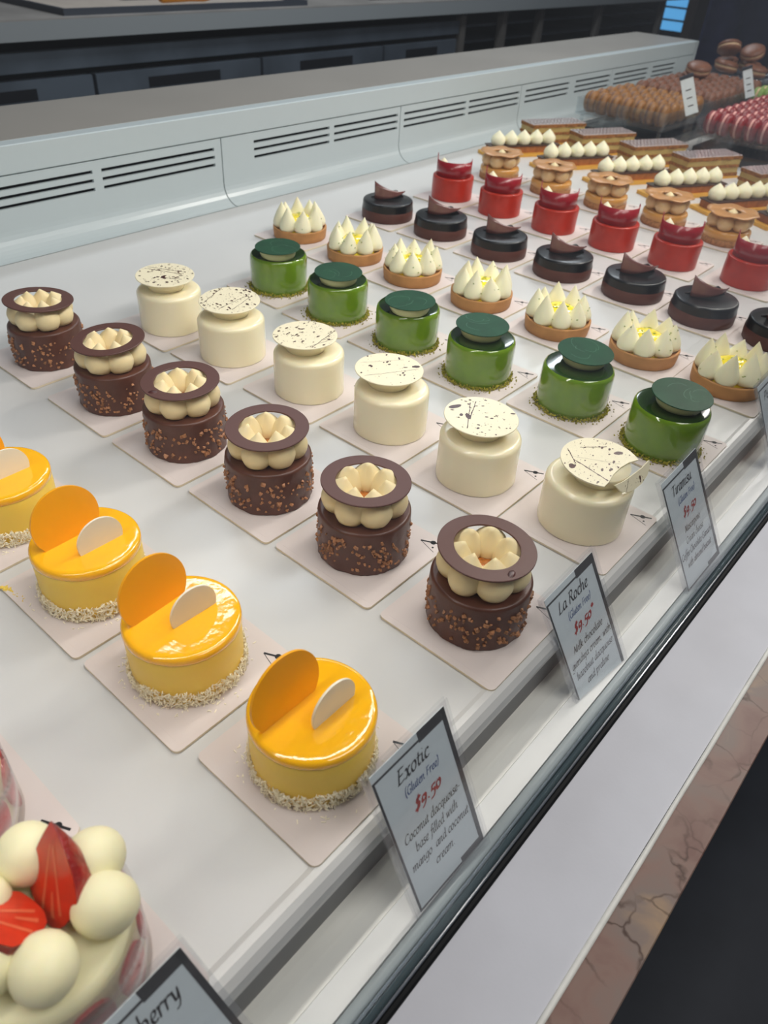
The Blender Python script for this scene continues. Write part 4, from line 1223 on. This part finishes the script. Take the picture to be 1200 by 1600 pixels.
# ================================================================== PRICE CARDS
# chancery italic drawn as pen strokes with a broad nib; unit = em, x-height .45
GL = {
 'a': (.44, [[(.38,.40),(.28,.46),(.14,.38),(.06,.20),(.10,.04),(.20,.03),(.32,.16),(.38,.40)], [(.39,.44),(.34,.12),(.37,.02),(.45,.07)]]),
 'b': (.45, [[(.12,.82),(.09,.45),(.08,.08)], [(.09,.28),(.22,.44),(.34,.42),(.37,.26),(.28,.06),(.14,.01),(.08,.08)]]),
 'c': (.36, [[(.34,.38),(.27,.46),(.14,.38),(.07,.20),(.11,.04),(.22,.01),(.33,.09)]]),
 'd': (.47, [[(.38,.40),(.28,.46),(.14,.38),(.06,.20),(.10,.04),(.20,.03),(.32,.16),(.38,.40)], [(.42,.82),(.38,.40),(.34,.12),(.38,.02),(.46,.07)]]),
 'e': (.38, [[(.09,.20),(.24,.24),(.33,.34),(.29,.45),(.17,.42),(.07,.22),(.11,.04),(.22,.01),(.34,.09)]]),
 'f': (.30, [[(.44,.76),(.36,.83),(.27,.74),(.20,.40),(.14,.02),(.07,-.22),(-.03,-.26)], [(.08,.43),(.34,.43)]]),
 'g': (.43, [[(.38,.40),(.28,.46),(.14,.38),(.06,.20),(.10,.04),(.20,.03),(.32,.16),(.38,.40)], [(.39,.44),(.34,.06),(.27,-.22),(.12,-.30),(-.02,-.24)]]),
 'h': (.46, [[(.13,.82),(.10,.45),(.06,.0)], [(.08,.22),(.20,.42),(.32,.45),(.35,.34),(.31,.08),(.36,.01),(.44,.07)]]),
 'i': (.22, [[(.05,.38),(.11,.45),(.11,.36),(.08,.10),(.12,.01),(.20,.07)], [(.14,.63),(.16,.65)]]),
 'j': (.22, [[(.05,.38),(.12,.45),(.11,.30),(.06,-.12),(-.02,-.27),(-.11,-.24)], [(.14,.63),(.16,.65)]]),
 'k': (.43, [[(.13,.82),(.10,.45),(.06,.0)], [(.08,.18),(.24,.42),(.34,.43),(.30,.30),(.16,.23)], [(.16,.23),(.28,.06),(.40,.02)]]),
 'l': (.22, [[(.14,.82),(.11,.45),(.08,.10),(.12,.01),(.20,.07)]]),
 'm': (.68, [[(.04,.38),(.10,.45),(.10,.30),(.06,.0)], [(.08,.22),(.20,.42),(.30,.45),(.32,.32),(.28,.0)], [(.30,.22),(.42,.42),(.53,.45),(.56,.34),(.52,.08),(.57,.01),(.65,.07)]]),
 'n': (.46, [[(.04,.38),(.10,.45),(.10,.30),(.06,.0)], [(.08,.22),(.20,.42),(.31,.45),(.34,.34),(.30,.08),(.35,.01),(.43,.07)]]),
 'o': (.43, [[(.28,.45),(.14,.40),(.06,.22),(.10,.04),(.21,.01),(.33,.12),(.37,.30),(.32,.43),(.22,.45)]]),
 'p': (.45, [[(.05,.40),(.12,.46),(.11,.28),(.06,-.05),(.02,-.28)], [(.09,.24),(.22,.43),(.34,.43),(.37,.27),(.28,.07),(.16,.01),(.08,.06)]]),
 'q': (.44, [[(.38,.40),(.28,.46),(.14,.38),(.06,.20),(.10,.04),(.20,.03),(.32,.16),(.38,.40)], [(.39,.44),(.35,.10),(.30,-.28)]]),
 'r': (.33, [[(.04,.38),(.10,.45),(.10,.30),(.06,.0)], [(.08,.22),(.18,.40),(.28,.46),(.33,.40)]]),
 's': (.33, [[(.31,.39),(.23,.46),(.12,.40),(.13,.29),(.25,.18),(.26,.06),(.15,.0),(.04,.06)]]),
 't': (.28, [[(.17,.62),(.13,.40),(.09,.10),(.14,.01),(.24,.08)], [(.04,.43),(.28,.44)]]),
 'u': (.46, [[(.05,.38),(.11,.45),(.11,.34),(.07,.10),(.14,.01),(.26,.10),(.36,.34),(.38,.45)], [(.39,.45),(.34,.10),(.38,.01),(.45,.07)]]),
 'v': (.40, [[(.05,.38),(.11,.45),(.14,.30),(.14,.02)], [(.14,.02),(.30,.20),(.36,.40),(.30,.45)]]),
 'w': (.60, [[(.05,.38),(.11,.45),(.13,.30),(.13,.02)], [(.13,.02),(.28,.24),(.33,.43)], [(.33,.43),(.33,.02)], [(.33,.02),(.50,.20),(.56,.40),(.50,.45)]]),
 'x': (.42, [[(.06,.38),(.14,.45),(.19,.34),(.24,.08),(.31,.0),(.38,.08)], [(.40,.42),(.32,.42),(.10,.03),(.02,.04)]]),
 'y': (.42, [[(.05,.38),(.11,.45),(.13,.30),(.15,.06),(.24,.06),(.34,.26),(.39,.45)], [(.38,.42),(.32,.0),(.20,-.24),(.04,-.28)]]),
 'z': (.38, [[(.06,.42),(.34,.43),(.05,.03),(.35,.03)]]),
 'C': (.55, [[(.54,.62),(.44,.72),(.24,.64),(.09,.38),(.10,.12),(.24,.0),(.42,.04),(.52,.14)]]),
 'E': (.50, [[(.22,.68),(.14,.36),(.08,.02)], [(.14,.69),(.50,.69)], [(.16,.36),(.40,.37)], [(.02,.02),(.26,.02),(.46,.08)]]),
 'F': (.46, [[(.22,.68),(.14,.36),(.08,.0)], [(.14,.69),(.50,.69)], [(.16,.36),(.40,.37)]]),
 'G': (.60, [[(.56,.62),(.44,.72),(.24,.64),(.09,.38),(.10,.12),(.24,.0),(.40,.04),(.48,.12)], [(.52,.32),(.48,.08),(.46,-.04)], [(.38,.32),(.58,.32)]]),
 'L': (.46, [[(.22,.70),(.14,.36),(.08,.02)], [(.02,.02),(.26,.02),(.44,.09)]]),
 'M': (.72, [[(.22,.70),(.12,.34),(.05,.0)], [(.22,.70),(.34,.08)], [(.34,.08),(.62,.70)], [(.62,.70),(.58,.34),(.54,.04),(.62,.03)]]),
 'P': (.50, [[(.22,.68),(.14,.36),(.08,.0)], [(.10,.66),(.34,.72),(.48,.62),(.44,.44),(.28,.33),(.16,.34)]]),
 'R': (.54, [[(.22,.68),(.14,.36),(.08,.0)], [(.10,.66),(.34,.72),(.47,.62),(.42,.46),(.28,.38),(.17,.38)], [(.28,.38),(.40,.10),(.54,.0)]]),
 'S': (.44, [[(.46,.62),(.36,.71),(.20,.64),(.20,.48),(.34,.30),(.32,.10),(.18,.0),(.04,.07)]]),
 'T': (.50, [[(.32,.70),(.24,.36),(.18,.0)], [(.04,.60),(.12,.69),(.34,.69),(.54,.71)]]),
 '0': (.42, [[(.26,.45),(.12,.38),(.06,.20),(.12,.03),(.22,.01),(.33,.12),(.37,.30),(.30,.44),(.22,.45)]]),
 '5': (.40, [[(.42,.46),(.18,.46)], [(.18,.46),(.12,.20)], [(.12,.20),(.28,.22),(.34,.06),(.24,-.16),(.04,-.22)]]),
 '9': (.42, [[(.36,.34),(.28,.45),(.14,.40),(.08,.24),(.14,.12),(.26,.16),(.36,.34)], [(.37,.38),(.34,.10),(.22,-.12),(.06,-.22)]]),
 '$': (.44, [[(.42,.54),(.32,.62),(.18,.56),(.18,.42),(.32,.26),(.30,.08),(.16,.0),(.03,.08)], [(.32,.74),(.24,.32),(.14,-.12)]]),
 '.': (.24, [[(.08,.00),(.12,.03)], [(.08,.03),(.12,.06)]]), ',': (.20, [[(.08,.04),(.09,.01),(.04,-.09)]]),
 '-': (.26, [[(.03,.22),(.22,.22)]]), '*': (.34, [[(.08,.60),(.30,.76)], [(.08,.76),(.30,.60)], [(.19,.55),(.19,.81)]]),
 '(': (.26, [[(.28,.82),(.13,.60),(.07,.30),(.11,.0),(.18,-.14)]]), ')': (.26, [[(.14,.82),(.20,.60),(.16,.30),(.08,.05),(-.02,-.14)]]),
 ' ': (.24, []),
}
def text_mesh(s, size, width=None, bold=1.0, slant=.16):
    adv = sum(GL[ch][0] for ch in s)*size
    k = (width/adv) if width else 1.0
    ks = min(k, 1.25) if k > 1 else k
    b = MB(); x = -adv*k/2
    nib = Vector((.050, .038))*size*bold*.92
    thin = Vector((.018, -.022))*size*bold
    zi = 0
    for ch in s:
        a, strokes = GL[ch]
        for st in strokes:
            P = [Vector(((px+slant*py)*size*k+x, py*size)) for px, py in st]
            pts = []
            if len(P) > 2:
                for i in range(len(P)-1):
                    p0, p1, p2, p3 = P[max(i-1, 0)], P[i], P[i+1], P[min(i+2, len(P)-1)]
                    for j in range(4):
                        t = j/4
                        pts.append(.5*((2*p1)+(p2-p0)*t+(2*p0-5*p1+4*p2-p3)*t*t+(3*p1-p0-3*p2+p3)*t*t*t))
                pts.append(P[-1])
            else: pts = P
            zi += 1; z = (zi % 7)*1e-6
            for i in range(len(pts)-1):
                p, q = pts[i], pts[i+1]
                for nb in (nib, thin):
                    b.add([(p.x-nb.x, p.y-nb.y, z), (p.x+nb.x, p.y+nb.y, z), (q.x+nb.x, q.y+nb.y, z), (q.x-nb.x, q.y-nb.y, z)], [(0, 1, 2, 3)], 0, False)
        x += a*size*k
    return b
def price_card(C_, RT, UP, lines, label):
    RT = Vector(RT).normalized(); UP = Vector(UP); UP = (UP-RT*UP.dot(RT)).normalized(); NN = RT.cross(UP)
    t = thing('price_card', label, 'sign')
    mm = Matrix((RT, UP, NN)).transposed().to_4x4(); mm.translation = Vector(C_)
    t.matrix_world = mm
    hw, hh = .0268, .0503
    MB().box(-hw, hw, -hh, hh, -.0004, 0).build('printed_card', 'card', t)
    b = MB(); z0, z1 = .00002, .00010
    w = .0014
    b.box(-hw, -hw+w, -hh, hh-.0045, z0, z1)                       # left rule
    b.box(hw-.0030, hw, -hh+.0, hh, z0, z1)                        # right rule
    b.box(-hw, .006, hh-.0045-w, hh-.0045, z0, z1)                 # top, thin part
    b.box(.006, hw, hh-.0068, hh, z0, z1)                          # top, thick part
    b.box(-hw, hw, -hh, -hh+w*1.1, z0, z1)
    b.box(.008, hw, -hh, -hh+.0046, z0, z1)
    b.build('printed_border', 'frame', t)
    # clear sleeve larger than the card, open at the foot
    sl = MB()
    sl.box(-hw-.0035, hw+.0030, -hh-.006, hh+.0035, .0006, .0012)
    sl.box(-hw-.0035, hw+.0030, -hh-.006, hh+.0035, -.0018, -.0012)
    sl.box(-hw-.0040, -hw-.0034, -hh-.006, hh+.0035, -.0018, .0012)
    sl.build('clear_sleeve', 'sleeve', t)
    for (s, size, width, v, u, m_, nm, bold) in lines:
        text_mesh(s, size, width, bold).build(nm, m_, t, loc=(u, v, .00013))
    return t
RT0, UP0 = (.987, -.033, .155), (-.125, .44, .89)
def std(title, tw, rest, gf=True):
    L_ = [(title, .0118, tw, .0320, -.002, 'text', 'title_text', 1.0)]
    if gf: L_.append(('(Gluten Free)', .0072, .0255, .0222, .001, 'text_blue', 'diet_text', .9))
    L_.append(('$9.50*' if title == 'La Roche' else '$9.50', .0105, None, .0095, .001, 'text_red', 'price_text', 1.65))
    for k, (s, w_) in enumerate(rest):
        L_.append((s, .0078, w_, -.0035-.0098*k, 0, 'text', 'description_text', .9))
    return L_
price_card((.0293, -.1064, .0018), (.996, -.037, .085), (-.067, .357, .932),
           std('Exotic', .0235, [('Coconut dacquoise-', .043), ('base filled with', .033), ('mango  and coconut', .045), ('cream.', .0155)]), 'Exotic price card in a clear sleeve beside the nearest mango cake')
price_card((.2082, -.1013, -.0122), (.984, -.044, .172), (-.138, .425, .895),
           std('La Roche', .0330, [('Milk chocolate', .034), ('gianduja cream, with', .046), ('hazelnut dacquoise', .043), ('and praline', .026)]), 'La Roche price card in a clear sleeve beside the nearest praline cake')
price_card((.3617, -.1060, .0001), (.987, -.034, .157), (-.126, .446, .886),
           std('Tiramisu', .0290, [('Mascarpone', .0235), ('Cream cheese', .027), ('Coffee Chocolate Ganache', .049), ('with almond biscuit', .038)]), 'Tiramisu price card in front of the nearest green cake')
price_card((.5870, -.1010, -.0080), RT0, UP0,
           std('Pistachio', .0330, [], False), 'price card cut by the right edge of the photo, title starting Pi')
price_card((-.1225, -.1010, -.0080), RT0, UP0,
           std('Strawberry', .0380, [], False), 'price card at the bottom edge of the photo, title ending rry')

# ================================================================== KITCHEN BEHIND
YK = 2.0
wt = thing('worktop', 'long grey worktop over the steel drawers across the aisle', 'worktop', (2.2, YK, 0))
MB().box(-3.0, 4.99, 0, .75, .0400, .0850).build('worktop_edge', 'counter_front', wt)
MB().box(-3.0, 4.99, 0, .75, .0850, .0885).build('worktop_surface', 'counter', wt)
# steel under-counter drawer units
fr = thing('drawer_refrigerator', 'dark steel drawer refrigerator under the grey worktop', 'refrigerator', (0, YK+.02, 0))
MB().box(-.8, 2.93, .03, .65, -1.08, -.004).build('cabinet_body', 'recess', fr)
MB().box(-.8, 2.93, 0, .03, -.034, .012).build('top_rail', 'steel_dark', fr)
XD = [-.10, .536, 1.172, 1.808, 2.44, 2.92]
for i in range(len(XD)-1):
    a, c = XD[i]+.006, XD[i+1]-.006
    xx = c-a
    for (zt, zb) in ((-.052, -.34), (-.352, -.66)):
        o = MB().box(a, c, -.004, .028, zb, zt).build('drawer', 'steel_dark', fr)
        h0, h1 = a+xx*.28, a+xx*.72
        MB().box(h0, h1, -.0052, -.0041, zt-.048, zt-.020).build('handle_recess', 'recess', o)
# rack to the right
rk = thing('shelf_rack', 'grey open rack with trays right of the steel drawers', 'rack', (0, YK, 0))
for x in (2.96, 3.28, 3.60, 4.19, 4.97):
    MB().box(x-.018, x+.018, .02, .05, -1.09,   .0395).build('rack_post', 'post', rk)
for z in (-.20, -.14, -.08, -.02):
    MB().box(3.01, 4.95, .06, .50, z, z+.008).build('rack_shelf', 'steel_dark', rk)
struct('wall_back', MB().box(-1.5, 7.5, 3.6, 3.7, -1.1, 1.9), 'wall')
struct('wall_far', MB().box(6.4, 6.5, -1.2, 3.6, -1.1, 1.9), 'wall')
# things on the worktop
tt = thing('baking_tray', 'dark rimmed baking tray lined with parchment on the far worktop', 'tray', (1.62, YK+.03, .0886))
MB().box(-.50, .42, 0, .48, 0, .004).build('tray_base', 'tray_rim', tt)
MB().box(-.485, .405, .014, .466, .0042, .006).build('parchment', 'parchment', tt)
for (a, c, d, e) in ((-.50, .42, 0, .012), (-.50, .42, .468, .48), (-.50, -.488, .012, .468), (.408, .42, .012, .468)):
    MB().box(a, c, d, e, .004, .016).build('tray_rim', 'tray_rim', tt)
sp = thing('palette_knife', 'orange handled palette knife with blue tip on the tray', 'knife', (1.46, YK+.065, .1185), R(4))
MB().lathe([(0, 0), (.010, 0), (.013, .01), (.012, .12), (.014, .17), (.012, .19), (0, .19)], 20, mtx=Matrix.Rotation(PI/2, 4, 'Y') @ Matrix.Translation((0, 0, 0))).build('handle', 'orange', sp)
MB().lathe([(0, .19), (.008, .19), (.006, .25), (0, .26)], 16, mtx=Matrix.Rotation(PI/2, 4, 'Y')).build('handle_tip', 'blue', sp)
MB().box(-.14, 0, -.010, .010, -.001, .001).build('blade', 'steel', sp)
pn = tag(MB().box(2.45, 2.80, YK+.10, YK+.4, .0887, .105).build('black_pan', 'recess'), 'low black pan at the top edge on the far worktop', 'pan')
# daylight window, brown column, navy cloth
w2 = MB().box(6.37, 6.398, 2.40, 2.62, -.23, .6)
o = w2.build('window_2', 'daylight'); o['kind'] = 'structure'
fr2 = MB()
for z in (-.17, -.09, .0, .1, .2): fr2.box(6.355, 6.368, 2.40, 2.62, z, z+.012)
fr2.build('window_bar', 'brownpost', o)
o = MB().box(5.26, 5.44, YK-.06, YK, -1.1, 1.2).build('wall_column', 'brownpost'); o['kind'] = 'structure'
# navy cloth hanging in folds beyond the end of the white ledge
vs, fs = [], []
n, m_ = 40, 12
for i in range(n+1):
    for j in range(m_+1):
        u, w_ = i/n, j/m_
        x = 2.94+.75*u+.03*w_; y = .97-.30*u+.022*math.sin(u*26+w_*1.3)*(1-.4*w_)
        z = -.9+1.35*w_
        vs.append((x+(-.05*(1-w_)), y, z))
for i in range(n):
    for j in range(m_): fs.append((i*(m_+1)+j, (i+1)*(m_+1)+j, (i+1)*(m_+1)+j+1, i*(m_+1)+j+1))
cl = MB().add(vs, fs).build('navy_curtain', 'navy')
so = cl.modifiers.new('thick', 'SOLIDIFY'); so.thickness = .003
tag(cl, 'navy blue cloth hanging in folds beyond the end of the white ledge', 'cloth')
